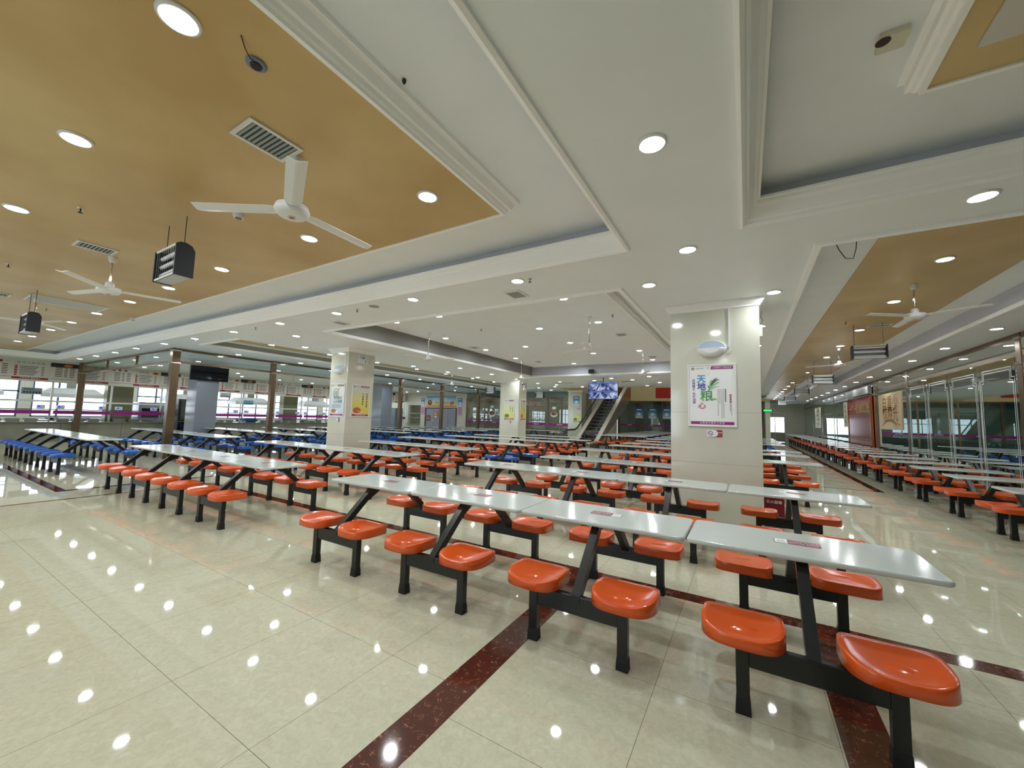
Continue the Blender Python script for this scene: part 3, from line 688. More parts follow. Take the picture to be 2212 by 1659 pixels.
w = MB(); w.tube([(-2.33,0.99,3.445),(-2.30,0.95,3.42),(-2.27,0.91,3.43),(-2.23,0.87,3.449)],0.003,m_ink,6); tag(w.build('loose_wire'), 'short loose black wire by the round ceiling hole', 'wire')
w = MB(); w.tube([(0.78,4.79,3.31),(0.82,4.82,3.22),(0.87,4.85,3.14),(0.93,4.86,3.13),(0.95,4.84,3.22),(0.95,4.8,3.3)],0.004,m_ink,6); tag(w.build('loose_wire'), 'dark wire loop hanging at the corridor tray corner', 'wire')
k = MB(); k.lathe((-1.81,1.6,3.6),[(0.012,0),(0.014,-0.012),(0.006,-0.03)],m_ink,10); tag(k.build('ceiling_hook'), 'tiny black hook in cream ceiling beside moulding', 'hook')
# opened hatch in the top right tray
t = thing('ceiling_hatch', 'square cut hole with box in cream ceiling, top right tray', 'hatch', (0.71, 2.68, 3.6))
mb = MB(); mb.box(-0.05,-0.04,-0.03,0.07,0.08,-0.0005,M('hatch_cream',(206,204,182),0.5)); mb.build('cover_box', t)
mb = MB(); mb.lathe((-0.035,-0.01,0),[(0.033,-0.0325),(0.02,-0.0315)],M('hatch_dark',(60,36,30),0.7),16); mb.build('hole', t)

# ================================================================== OVERHEAD GLASS FRAME (bronze steel) BY THE BLUE TABLES
def bronze_post(x, y, label, w=0.2, z1=S):
    t = thing('steel_post', label, 'post', (x, y, 0), 0, 'bronze steel posts')
    mb = MB(); mb.box(-w/2,-w/2,0,w/2,w/2,z1,m_bronze,0.006); mb.build('shaft', t)
    for z in (z1-0.44, z1-0.07): c = MB(); c.box(-w/2-0.012,-w/2-0.012,z-0.02,w/2+0.012,w/2+0.012,z+0.02,m_chrome,0.004); c.build('collar', t)
bronze_post(-14.8, 4.87, 'bronze steel post at the corner of overhead glass frame')
bronze_post(-24.2, 4.87, 'bronze steel post beside the menu boards, far left')
for k, y in enumerate((7.75, 10.85, 13.95, 17.05, 20.6)):
    bronze_post(-14.8, y, 'bronze steel post under long glass frame, %s behind the corner post' % ORD[k], 0.16)
def overhead(name, p0, p1, label):
    t = thing(name, label, 'glass frame', (0,0,0), 0, 'overhead glass frames'); (xa, ya), (xb, yb) = p0, p1
    L = math.hypot(xb-xa, yb-ya); n = max(1, round(L/3.1)); dx, dy = (xb-xa)/L, (yb-ya)/L
    for z, h, nm in ((2.90,0.07,'lower_rail'),(3.265,0.065,'upper_rail')):
        mb = MB(); mb.bar((xa,ya,z),(xb,yb,z),0.09,h,m_bronze); mb.build(nm, t)
    for k in range(1, n):
        q = L*k/n; mb = MB(); mb.box(xa+dx*q-0.035, ya+dy*q-0.035, 2.935, xa+dx*q+0.035, ya+dy*q+0.035, 3.235, m_bronze); mb.build('mullion', t)
    for k in range(n):
        q0, q1 = L*k/n+0.04, L*(k+1)/n-0.04; mb = MB()
        mb.quad((xa+dx*q0,ya+dy*q0,2.935),(xa+dx*q1,ya+dy*q1,2.935),(xa+dx*q1,ya+dy*q1,3.235),(xa+dx*q0,ya+dy*q0,3.235),m_glassfrost); mb.build('pane', t)
overhead('overhead_glazing', (-24.08,4.87), (-14.92,4.87), 'overhead glazed band with bronze rails from menu wall to corner post')
_ys = [4.98, 7.75, 10.85, 13.95, 17.05, 20.6, 24.0]
for k in range(6):
    overhead('overhead_glazing', (-14.8,_ys[k]+(0.09 if k else 0)), (-14.8,_ys[k+1]-0.09), 'overhead glazed band running back over blue tables, %s bay from the corner' % ORD[k])

# ================================================================== SERVING KITCHEN (left)
m_counter = M('grey_granite_front', (150,148,136), 0.14, spec=0.6, var=0.12, vscale=2)
m_purple = M('purple_band', (150,34,126), 0.35); m_redband = M('dark_red_band', (150,30,40), 0.4)
m_menu = M('menu_cream', (214,208,198), 0.45); m_green = M('leaf_green', (96,140,70), 0.5); m_food = M('food_orange', (206,120,52), 0.5); m_food2 = M('food_brown', (120,70,46), 0.5)
m_screen = bpy.data.materials.new('blue_display'); m_screen.use_nodes = True; _p = m_screen.node_tree.nodes['Principled BSDF']
_p.inputs['Base Color'].default_value = lin((20,40,230)); _p.inputs['Emission Color'].default_value = lin((20,40,240)); _p.inputs['Emission Strength'].default_value = 1.6
m_olive = M('olive_tile', (128,126,98), 0.35, var=0.05)
t = thing('serving_counter', 'long grey serving counter with steel top along the left wall', 'counter', (XK-0.35, 9.2, 0))
mb = MB(); mb.box(-0.3,-14.1,0,0.3,14.1,0.76,m_counter); mb.build('body', t)
mb = MB(); mb.box(-0.36,-14.15,0.76,0.42,14.15,0.80,m_steel,0.008); mb.build('worktop', t)
for k in range(16):
    mb = MB(); y = -14.0+28*k/15.0; mb.box(0.3,y-0.006,0.02,0.304,y+0.006,0.75,m_ventdark); mb.build('joint_strip', t)
P0, PITCHK = 4.2, 1.78
for k in range(-4, 12):
    y = P0+PITCHK*k
    t = thing('hatch_frame', 'white square hatch post between serving bays, %s from the near end' % ORD[k+4], 'frame', (XK-0.15, y, 0.8), 0, 'white serving hatch frames')
    mb = MB(); mb.box(-0.03,-0.03,0,0.03,0.03,1.62,m_white); mb.build('post', t)
    if k < 11:
        for z, h, nm in ((0.84,0.035,'upper_rail'),(0.50,0.02,'shelf_rail')):
            mb = MB(); mb.box(-0.025,0.03,z-h,0.025,PITCHK-0.03,z+h,m_white if z > 0.6 else m_steel); mb.build(nm, t)
        mb = MB(); mb.box(-0.02,0.03,0.51,0.28,PITCHK-0.03,0.522,m_glass); mb.build('glass_shelf', t)
        mb = MB(); mb.quad((0.27,0.04,0.02),(0.27,PITCHK-0.04,0.02),(0.27,PITCHK-0.04,0.50),(0.27,0.04,0.50),m_glass); mb.build('guard_glass', t)
        mb = MB(); mb.box(0.272,0.04,0.32,0.276,PITCHK-0.04,0.47,m_purple); mb.build('purple_band', t)
    # menu boards
    sh = Sheet(); w = 0.95; sh.rect(-w/2,-0.37,w/2,0.37,0,m_menu); sh.rect(-w/2,-0.37,w/2,-0.29,0.002,m_redband)
    sh.text('干净卫生 服务至上', 0, -0.33, 0.062, 0.004, m_white2, spacing=1.1)
    for j in range(6):
        yy = 0.12-j*0.065; sh.rect(-0.30,yy,0.18-0.04*(j%3),yy+0.022,0.002,m_ink); sh.rect(0.27,yy,0.34,yy+0.022,0.002,m_ink)
    sh.rect(-0.42,-0.24,-0.35,0.17,0.002,m_redband)
    for j in range(4): sh.text('快餐特色'[j], -0.385, 0.12-j*0.1, 0.06, 0.004, m_white2)
    if k % 3 == 0: sh.text('美味大厨快餐', -0.02, 0.28, 0.10, 0.002, m_green, spacing=1.5)
    else: sh.disc(0.30, 0.27, 0.12, 0.002, m_food, ry=0.06); sh.disc(0.30, 0.28, 0.07, 0.003, m_food2, ry=0.035); sh.text('特色快餐', -0.12, 0.28, 0.09, 0.002, m_greyink)
    o = sh.put((XK-0.02, y-0.65, 2.86), '+x', 'menu_board'); tag(o, 'cream menu board with dark red lower band, %s from near end' % ORD[k+4], 'sign', 'menu boards with red band')
    sh = Sheet(); w = 0.78; sh.rect(-w/2,-0.33,w/2,0.37,0,m_menu); sh.rect(-w/2+0.05,-0.30,w/2-0.02,-0.285,0.002,m_greyink)
    for j in range(6): yy = 0.16-j*0.07; sh.rect(-0.25,yy,-0.05,yy+0.026,0.002,m_ink); sh.rect(0.0,yy,0.10,yy+0.026,0.002,m_ink); sh.rect(0.16,yy,0.3,yy+0.026,0.002,m_ink)
    if k % 2 == 0: sh.rect(-0.39,0.2,0.39,0.37,0.001,m_ink); sh.disc(0.1,0.28,0.13,0.002,m_food,ry=0.055)
    else:
        for j in range(3): sh.disc(-0.28+0.2*j, 0.29, 0.05, 0.002, m_food2)
    o = sh.put((XK-0.02, y+0.24, 2.86), '+x', 'menu_board'); tag(o, 'cream menu board without red band, %s from near end' % ORD[k+4], 'sign', 'plain menu boards')
    # card terminals
    if k < 11:
        for j, dy in enumerate((-0.28, 0.26)):
            tt = thing('card_terminal', 'white card terminal with blue screen at serving bay %s, %s side' % (ORD[k+4], 'left' if j == 0 else 'right'), 'terminal', (XK-0.02, y+dy, 1.325), 0, 'card terminals')
            mb = MB(); mb.box(-0.08,-0.11,0,0.06,0.11,0.16,m_white,0.012); mb.build('case', tt)
            mb = MB(); mb.box(0.060,-0.085,0.07,0.064,-0.015,0.125,m_screen); mb.build('display', tt)
        # pans standing on the counter
        for j in range(3):
            if abs(y+0.4+0.46*j-11.9) < 0.55: continue
            tt = thing('food_pan', 'steel food pan on the serving counter, bay %s, pan %s' % (ORD[k+4], ORD[j]), 'pan', (XK-0.35, y+0.4+0.46*j, 0.8), 0, 'steel food pans')
            mb = MB(); hx, hy = 0.16, 0.2
            mb.rings([[(a*hx*q, b*hy*q, z) for a, b in ((-1,-1),(1,-1),(1,1),(-1,1))] for q, z in ((0.85,0.002),(0.97,0.12),(1.06,0.12),(1.06,0.128),(0.93,0.128),(0.85,0.09))], m_steel, True, False); mb.build('tray', tt)
# signs hung in the hatches
for k, (y, z, c) in enumerate(((3.65,2.03,(130,150,158)),(10.5,2.28,(200,210,215)),(11.7,1.93,(120,186,206)))):
    sh = Sheet(); sh.rect(-0.27,-0.13,0.27,0.13,0,M('hatch_sign_%d'%k,c,0.4)); sh.rect(-0.2,0.05,0.05,0.075,0.002,m_ink)
    for j in range(6): sh.rect(-0.22+0.08*j,-0.09,-0.17+0.08*j,-0.02,0.002,m_ink)
    b = MB(); b.place(sh, frame_mat((XK-0.1,y,z),'+x')); b.box(XK-0.115,y-0.27,z-0.13,XK-0.101,y+0.27,z+0.13,m_greyink)
    b.cyl((XK-0.108,y-0.2,z+0.13),(XK-0.108,y-0.2,2.419),0.004,m_steel,6); b.cyl((XK-0.108,y+0.2,z+0.13),(XK-0.108,y+0.2,2.419),0.004,m_steel,6)
    tag(b.build('hanging_sign'), ('blue-grey notice board hanging in the nearest serving hatch','white notice hanging in the hatch right of grey column','light blue notice hanging in the hatch left of second post')[k], 'sign', 'notices hung in the serving hatches')
t = thing('menu_bulkhead', 'cream bulkhead above the serving hatches carrying the menus', 'bulkhead', (XK-0.12, 9.2, 2.42)); mb = MB(); mb.box(-0.09,-14.15,0,0.09,14.15,0.879,m_wall); mb.build('panel', t)
# kitchen interior
for k, y in enumerate((-1.5, 2.2, 5.2, 9.6, 12.9, 17.2, 20.6)):
    t = thing('range_hood', 'white box range hood inside the kitchen, %s from near end' % ORD[k], 'hood', (-27.2, y, 1.85), 0, 'kitchen range hoods')
    mb = MB(); mb.rings([[(a*0.55*q, b*1.0*q, z) for a, b in ((-1,-1),(1,-1),(1,1),(-1,1))] for q, z in ((1.0,0.0),(1.0,0.16),(0.7,0.42))], m_white, True, False); mb.build('canopy', t)
    mb = MB(); mb.box(-0.2,-0.2,0.42,0.2,0.2,1.449,m_steel); mb.build('duct', t)
    t = thing('stove_bench', 'steel stove bench below the %s range hood' % ORD[k], 'stove', (-27.2, y, 0), 0, 'kitchen stove benches')
    mb = MB(); mb.box(-0.5,-1.0,0,0.5,1.0,0.82,m_steel,0.01); mb.build('body', t)
    for j in (-0.5, 0.5): mb = MB(); mb.lathe((0,j,0.82),[(0.1,0.0),(0.24,0.07),(0.26,0.10),(0.23,0.10),(0.1,0.03)],m_black,16); mb.build('wok', t)
for k, (y0, y1, l) in enumerate(((6.0,6.9,'olive tiled kitchen pier behind the first hatch post row'),(14.1,15.0,'olive tiled kitchen pier further along the hatches'))):
    mb = MB(); mb.box(-25.9,y0,0,-25.4,y1,S-0.001,m_olive); tag(mb.build('tiled_pier'), l, 'pier')
t = thing('oven', 'grey bakery oven seen through the hatch left of grey column', 'oven', (-26.0, 7.7, 0)); mb = MB(); mb.box(-0.4,-0.5,0,0.4,0.5,1.75,m_greycol,0.01); mb.build('body', t); mb = MB(); mb.box(0.4,-0.38,1.0,0.42,0.38,1.45,m_black); mb.build('door', t)
t = thing('display_fridge', 'tall dark display fridge left of the grey column', 'fridge', (-23.6, 8.35, 0)); mb = MB(); mb.box(-0.35,-0.4,0.03,0.35,0.4,1.95,M('fridge_grey',(70,78,82),0.3),0.01); mb.build('cabinet', t); mb = MB(); mb.box(0.35,-0.36,0.2,0.37,0.36,1.85,m_glassdark); mb.build('door', t)
t = thing('grey_cabinet', 'tall grey-blue cabinet right of the second grey column', 'cabinet', (-22.3, 20.6, 0)); mb = MB(); mb.box(-0.4,-0.35,0,0.4,0.35,1.95,M('cabinet_blue_grey',(104,124,138),0.35),0.01); mb.build('body', t); mb = MB(); mb.box(-0.37,-0.36,0.1,0.37,-0.351,1.9,M('cabinet_door',(116,134,148),0.3)); mb.build('door', t)
t = thing('plastic_crate', 'dark blue plastic crate on the serving counter left of second post', 'crate', (XK-0.3, 11.9, 0.8)); mb = MB()
mb.rings([[(a*0.22*q, b*0.3*q, z) for a, b in ((-1,-1),(1,-1),(1,1),(-1,1))] for q, z in ((0.9,0.001),(1,0.2),(1.04,0.2),(1.04,0.22),(0.93,0.22),(0.85,0.02))], m_blue, True, False); mb.build('tub', t)
light_row([(x, y) for y in (-2, 0.5, 3, 5.5, 8, 10.5, 13, 15.5, 18, 20.5, 23) for x in (-25.6,-28.2)], S, 'added inside the serving kitchen', 'added kitchen downlights')  # lamps added to brighten the kitchen
light_row([(-23.3, y) for y in (0.3, 2.3, 6.6, 8.6, 10.6, 12.6, 14.6, 16.6, 18.6, 20.6, 22.6)], S, 'added in front of the menu boards', 'added downlights before the menus')  # extra row added to throw light on the menu boards

# ================================================================== GLASS WALL (right) AND THE DIM ROOM BEHIND
m_floor2 = None
bw = MB(); bw.box(8.6,-5,0,8.75,43,S,m_dark2); struct('wall_right', bw)
posts = [(-4.9,0.12),(0.4,0.12),(5.3,0.12),(10.82,0.16),(16.68,0.22),(20.0,0.3),(24.65,0.16),(28.6,0.14),(32.6,0.14),(36.6,0.14),(41.4,0.14)]
for k, (y, w) in enumerate(posts[2:]):
    t = thing('glazing_post', 'bronze steel post of the right glass wall, %s from the front' % ORD[k], 'post', (XG+0.06, y, 0), 0, 'bronze posts of the glass wall')
    mb = MB(); mb.box(-0.06,-w/2,0,0.06,w/2,S-0.001,m_bronze,0.006); mb.build('shaft', t)
    for z in (2.72, 3.18): c = MB(); c.box(-0.075,-w/2-0.012,z,0.075,w/2+0.012,z+0.045,m_chrome,0.004); c.build('collar', t)
for k in range(len(posts)-1):
    (ya, wa), (yb, wb) = posts[k], posts[k+1]; a, b = ya+wa/2+0.015, yb-wb/2-0.015
    t = thing('glazed_bay', 'tinted glass bay of the right glass wall, %s from the camera end' % ORD[k], 'glass wall', (XG+0.06, (a+b)/2, 0), 0, 'bays of the glass wall'); h = (b-a)/2
    mb = MB(); mb.box(-0.05,-h,3.19,0.05,h,S-0.001,m_bronze); mb.build('head_rail', t)
    mb = MB(); mb.box(-0.05,-h,2.87,0.05,h,2.96,m_bronze); mb.build('transom', t)
    mb = MB(); mb.box(-0.04,-h,0,0.04,h,0.1,m_bronze); mb.build('sill_rail', t)
    mb = MB(); mb.quad((-0.05,-h,2.96),(-0.05,h,2.96),(-0.05,h,3.19),(-0.05,-h,3.19),m_glassfrost); mb.build('upper_pane', t)
    n = max(1, round(2*h/1.35))
    for j in range(n):
        c0, c1 = -h+2*h*j/n, -h+2*h*(j+1)/n
        mb = MB(); mb.quad((-0.05,c0+0.004,0.1),(-0.05,c1-0.004,0.1),(-0.05,c1-0.004,2.87),(-0.05,c0+0.004,2.87),m_glassdark); p = mb.build('lower_pane', t)
        if k in (3,):
            mb = MB(); mb.box(-0.06,c1-0.03,0.1,-0.045,c1+0.0,2.6,m_chrome); mb.build('pane_joint', t)
            sh = Sheet(); w = (c1-c0)/2-0.08; z1 = 2.74; zt = 2.66; c = (c0+c1)/2
            # pale fretwork line drawn on the pane
            pts = [(-w,0.3),(-w,zt-0.14),(-w+0.1,zt-0.14),(-w+0.1,z1-0.02),(w-0.1,z1-0.02),(w-0.1,zt-0.14),(w,zt-0.14),(w,0.3)]
            for off in (0.0, 0.055):
                for (xa, za), (xb, zb) in zip(pts[:-1], pts[1:]):
                    x0, x1, q0, q1 = min(xa,xb)+0, max(xa,xb), min(za,zb), max(za,zb)
                    sx = (1-off/w); sh.rect(x0*sx-0.006, q0-off-0.006, x1*sx+0.006, q1-off+0.006, 0.0, m_white2)
            o = sh.put((-0.056, c, 0), '-x', 'fret_line', t)
# things behind the glass
for k, (x, y, w, d, h, c, nm, lab) in enumerate(((6.8,12.2,1.0,0.8,1.5,(150,158,150),'machine_cabinet','pale grey machine cabinet behind the right glass wall'),(6.4,15.0,0.5,0.5,2.3,(108,112,104),'grey_pillar','grey pillar behind the glass wall beside doors'),(7.2,18.6,1.6,0.6,1.1,(60,72,74),'dark_bench','dark bench behind the tan poster'),(7.4,26.5,1.6,0.6,1.9,(120,140,138),'glass_cabinet','pale cabinet behind the far glass bays'))):
    t = thing(nm, lab, nm.split('_')[-1], (x, y, 0)); mb = MB(); mm = M('back_room_%d'%k, c, 0.5); mb.box(-d/2,-w/2,0,d/2,w/2,h,mm,0.01); mb.build('body', t); mb = MB(); mb.box(-d/2-0.015,-w/2+0.05,h*0.5,-d/2-0.001,w/2-0.05,h*0.92,M('back_panel_%d'%k,[min(255,v+30) for v in c],0.3)); mb.build('front_panel', t)
# red honour panel and tan poster on the glass
t = thing('red_display_panel', 'tall dark red display panel with gold brush characters on the glass wall', 'display', (XG-0.04, 22.5, 0.72))
m_dred = M('deep_red_gloss', (134,26,32), 0.12, spec=0.6); m_goldink = M('gold_ink', (214,160,60), 0.3, metal=0.4); m_copper = M('copper_trim', (190,110,70), 0.2, metal=0.8)
mb = MB(); mb.box(-0.03,-1.93,0,0.03,1.93,2.05,m_dred,0.004); mb.build('panel', t)
for nm, a, b, c, d in (('side_trim',-1.98,-1.93,0,2.05),('side_trim',1.93,1.98,0,2.05)): mb = MB(); mb.box(-0.05,a,c,0.03,b,d,m_copper); mb.build(nm, t)
for z in (0.28, 1.27, 2.05): mb = MB(); mb.box(-0.045,-1.93,z,-0.03,1.93,z+0.02,m_copper); mb.build('cross_trim', t)
sh = Sheet(); sh.text('一粥一饭 当思来处', 0, 1.55, 0.42, 0, m_goldink, bold=0.018); sh.put((-0.0315,0,0), '-x', 'gold_lettering', t)
t = thing('header_box', 'polished silver header box above the red display panel', 'box', (XG-0.06, 22.5, 2.83)); mb = MB(); mb.box(-0.08,-2.0,0,0.05,2.0,0.3,M('silver_box',(168,170,168),0.35,metal=0.6),0.01); mb.build('body', t); mb = MB(); mb.box(-0.09,-2.0,-0.02,0.05,2.0,0.0,m_chrome); mb.build('lip', t)
def tan_poster(y0, y1, z0, z1, lab, main=True):
    w, h = (y1-y0)/2, (z1-z0)/2; sh = Sheet(); sh.rect(-w,-h,w,h,0,M('tan_vinyl',(204,180,140),0.35,var=0.03)); mt = M('tan_ink',(140,98,40),0.5); c = lambda x, y: (x*w, y*h)
    sh.text('自重少', 0.05*w, 0.36*h, 0.46*w, 0.002, mt, bold=0.012); sh.text('惜粮光', 0.05*w, -0.2*h, 0.46*w, 0.002, mt, bold=0.012)
    sh.leaf([(x*w, (-0.86+0.36*math.sin(PI*(x+0.8)/1.5))*h) for x in [-0.8+1.5*i/14 for i in range(15)]], 0.035*h*2, 0.002, mt)
    sh.leaf([(0.35*w+i*0.12*w, (-0.55-0.05*i)*h) for i in range(6)], 0.03*h, 0.002, mt)
    mb = MB(); mb.place(sh, frame_mat((XG-0.012,(y0+y1)/2,(z0+z1)/2),'-x')); mb.box(XG-0.011,y0,z0,XG+0.009,y1,z1,MATS['tan_vinyl']); tag(mb.build('tan_poster'), lab, 'poster')
tan_poster(17.2, 19.7, 1.44, 2.70, 'tan hanging poster with brown brush characters right of red panel')
def scroll(y0, y1, z0, z1, lab):
    sh = Sheet(); w, h = (y1-y0)/2, (z1-z0)/2; sh.rect(-w,-h,w,h,0,M('scroll_paper',(186,178,150),0.5)); 
    for k in range(4): sh.disc(0.1*w*(-1)**k, h*(0.7-0.42*k), 0.35*w, 0.002, m_greyink, ry=0.12*h); sh.leaf([(-0.5*w+i*0.2*w, h*(0.55-0.4*k+0.05*math.sin(i))) for i in range(6)], 0.05*h, 0.003, m_green)
    mb = MB(); mb.place(sh, frame_mat((XG-0.012,(y0+y1)/2,(z0+z1)/2),'-x')); mb.cyl((XG-0.005,y0-0.05,z1),(XG-0.005,y1+0.05,z1),0.015,m_bronze,8); mb.cyl((XG-0.005,y0-0.05,z0),(XG-0.005,y1+0.05,z0),0.015,m_bronze,8)
    tag(mb.build('hanging_scroll'), lab, 'scroll')
scroll(32.9, 35.6, 1.35, 2.75, 'pale painted scroll on the glass wall beyond the red panel')
scroll(25.0, 25.9, 1.5, 2.7, 'narrow pale scroll beside the far side of red panel')

# ================================================================== FAR WALLS, DOORS, SHOPFRONTS
mb = MB()
mb.box(-29.6,YF,0,XK+0.15,YF+0.2,S,m_wall); mb.box(XK+0.15,YF,2.3,-23.05,YF+0.2,S,m_wall); mb.box(XK+0.15,YF,0,-23.05,YF+0.2,0.75,m_wall)
mb.box(-23.05,YF,0,-22.55,YF+0.2,S,m_wall); mb.box(-22.55,YF,2.12,-19.25,YF+0.2,S,m_wall); mb.box(-19.25,YF,0,-18.3,YF+0.2,S,m_wall)
struct('wall_far', mb)
d = thing('door_1', None, None); tag(d, kind='structure'); m_door = M('grey_door_paint',(150,154,168),0.4); m_dframe = M('dark_door_frame',(92,84,74),0.5)
mb = MB(); mb.box(-22.55,YF-0.03,0,-22.43,YF+0.15,2.12,m_dframe); mb.box(-19.37,YF-0.03,0,-19.25,YF+0.15,2.12,m_dframe); mb.box(-22.43,YF-0.03,2.02,-19.37,YF+0.15,2.12,m_dframe); mb.build('door_frame', d)
for k in range(4):
    x0 = -22.42+0.76*k; mb = MB(); mb.box(x0+0.004,YF+0.0,0.01,x0+0.752,YF+0.05,2.015,m_door,0.004); l = mb.build('door_leaf', d)
    mb = MB(); mb.box(x0+(0.68 if k%2==0 else 0.03),YF-0.03,0.95,x0+(0.72 if k%2==0 else 0.07),YF+0.0,1.2,m_chrome); mb.build('door_handle', l)
def flat(name, origin, facing, w, h, mat, label, cat, draw=None, thick=0.008, group=None, frame=None, parent=None):
    sh = Sheet(); sh.rect(-w/2,-h/2,w/2,h/2,0.0006,mat)
    if draw: draw(sh, w, h)
    mb = MB(); mb.place(sh, frame_mat(origin, facing)); b = MB(); b.box(-w/2,-h/2,-thick,w/2,h/2,0,m_white)
    mb.place(b, frame_mat(origin, facing)); o = mb.build(name)
    if frame:
        f = MB(); q = 0.022
        for x0,y0,x1,y1 in ((-w/2-q,-h/2-q,w/2+q,-h/2),(-w/2-q,h/2,w/2+q,h/2+q),(-w/2-q,-h/2,-w/2,h/2),(w/2,-h/2,w/2+q,h/2)): f.box(x0,y0,-thick,x1,y1,0.012,frame,0.003)
        g = MB(); g.place(f, frame_mat(origin, facing)); g.build('poster_frame', o)
    return tag(o, label, cat, group)
def mgrad(name, stops, vertical=True, var=0.0):
    if name in MATS: return MATS[name]
    m = bpy.data.materials.new(name); m.use_nodes = True; nt = m.node_tree; p = nt.nodes['Principled BSDF']; p.inputs['Roughness'].default_value = 0.3
    tc = nt.nodes.new('ShaderNodeTexCoord'); sp = nt.nodes.new('ShaderNodeSeparateXYZ'); nt.links.new(tc.outputs['Generated'], sp.inputs[0])
    r = nt.nodes.new('ShaderNodeValToRGB'); e = r.color_ramp.elements
    while len(e) < len(stops): e.new(0.5)
    for el, (t, c) in zip(e, stops): el.position = t; el.color = lin(c)
    nt.links.new(sp.outputs[2 if vertical else 0], r.inputs[0]); nt.links.new(r.outputs[0], p.inputs['Base Color']); MATS[name] = m
    return m
m_yel = mgrad('poster_yellow_print', [(0.0,(222,204,78)),(0.45,(220,212,120)),(0.9,(206,206,196))]); m_pale = mgrad('poster_pale_blue_print', [(0.0,(206,222,236)),(0.5,(214,226,238)),(0.9,(232,234,220))])
m_sky = mgrad('banner_print', [(0.0,(236,160,70)),(0.2,(240,214,120)),(0.5,(220,230,232)),(0.95,(70,170,216))]); m_bluep = mgrad('blue_poster_print', [(0.0,(196,220,240)),(0.5,(90,160,220)),(0.95,(24,80,170))])
m_pink = M('pink_notice',(214,160,196),0.45); m_yg = mgrad('poster_lime_print', [(0.0,(224,226,96)),(0.4,(224,228,160)),(0.9,(214,216,214))])
def d_banner(s, w, h):
    s.rect(-w/2,-h/2,w/2,-h/2+0.07,0.002,m_food); s.text('沃思学院餐饮', -0.1, h*0.2, 0.25, 0.003, m_white2, spacing=1.1, bold=0.01); s.text('美食分享安全行', 0.15, -h*0.15, 0.22, 0.003, m_food2)
    s.disc(-w*0.38, -h*0.12, 0.24, 0.002, m_ink, ry=0.2); s.disc(-w*0.38, -h*0.08, 0.18, 0.003, m_food, ry=0.12)
    for k in range(4): s.leaf([(w*0.33+0.1*k, -h*0.4+0.02*k+i*0.06) for i in range(7)], 0.04, 0.003, m_redband)
flat('door_banner', (-20.9,YF-0.02,2.62), '-y', 3.05, 0.84, m_sky, 'wide blue and orange food banner over the grey double doors', 'banner', d_banner)
def d_blue(s, w, h): s.disc(0,-h*0.1,w*0.26,0.002,m_white2,ry=h*0.16); s.rect(-w*0.35,h*0.3,w*0.35,h*0.4,0.002,m_white2); s.rect(-w*0.4,-h*0.42,w*0.4,-h*0.32,0.002,m_white2)
def d_lines(s, w, h):
    for k in range(7): s.rect(-w*0.35,h*(0.35-0.11*k),w*0.3,h*(0.38-0.11*k),0.002,m_purple)
flat('blue_notice', (-22.82,YF-0.02,2.58), '-y', 0.36, 0.55, m_bluep, 'small blue notice left of the door banner', 'poster', d_blue)
flat('blue_notice', (-18.95,YF-0.02,2.55), '-y', 0.4, 0.62, m_bluep, 'small blue notice right of the door banner', 'poster', d_blue)
flat('pink_notice', (-22.8,YF-0.02,1.86), '-y', 0.42, 0.62, m_pink, 'pink printed notice left of grey doors', 'notice', d_lines)
flat('pink_notice', (-18.95,YF-0.02,1.86), '-y', 0.42, 0.68, m_pink, 'pink printed notice right of grey doors', 'notice', d_lines)
flat('warning_sign', (-21.35,YF-0.04,1.55), '-y', 0.28, 0.5, M('warning_orange',(236,120,40),0.4), 'orange warning sign with yellow triangle on grey door', 'sign', lambda s,w,h: (s.add([(-0.1,0.0,0.002),(0.1,0.0,0.002),(0,0.18,0.002)],[(0,1,2)],M('warning_yellow',(250,210,40),0.4)), s.rect(-0.11,-0.22,0.11,-0.12,0.002,m_white2)))
flat('red_hanger', (-22.15,YF-0.04,1.28), '-y', 0.36, 0.42, m_redband, 'red sign with white characters hung on left grey door', 'sign', lambda s,w,h: (s.text('小心', 0, 0.06, 0.13, 0.002, m_white2), s.text('地滑', 0, -0.08, 0.13, 0.002, m_white2)))
# kitchen pass window in the far wall
t = thing('far_serving_hatch', 'bright serving hatch in the far wall left of grey doors', 'hatch', (-23.8, YF-0.1, 0.75)); mb = MB(); mb.box(-0.65,-0.15,-0.04,0.72,0.2,0.0,m_steel); mb.build('sill', t)
for z in (0.5, 0.85): mb = MB(); mb.box(-0.65,0.0,z,0.72,0.03,z+0.03,m_steel); mb.build('rail', t)
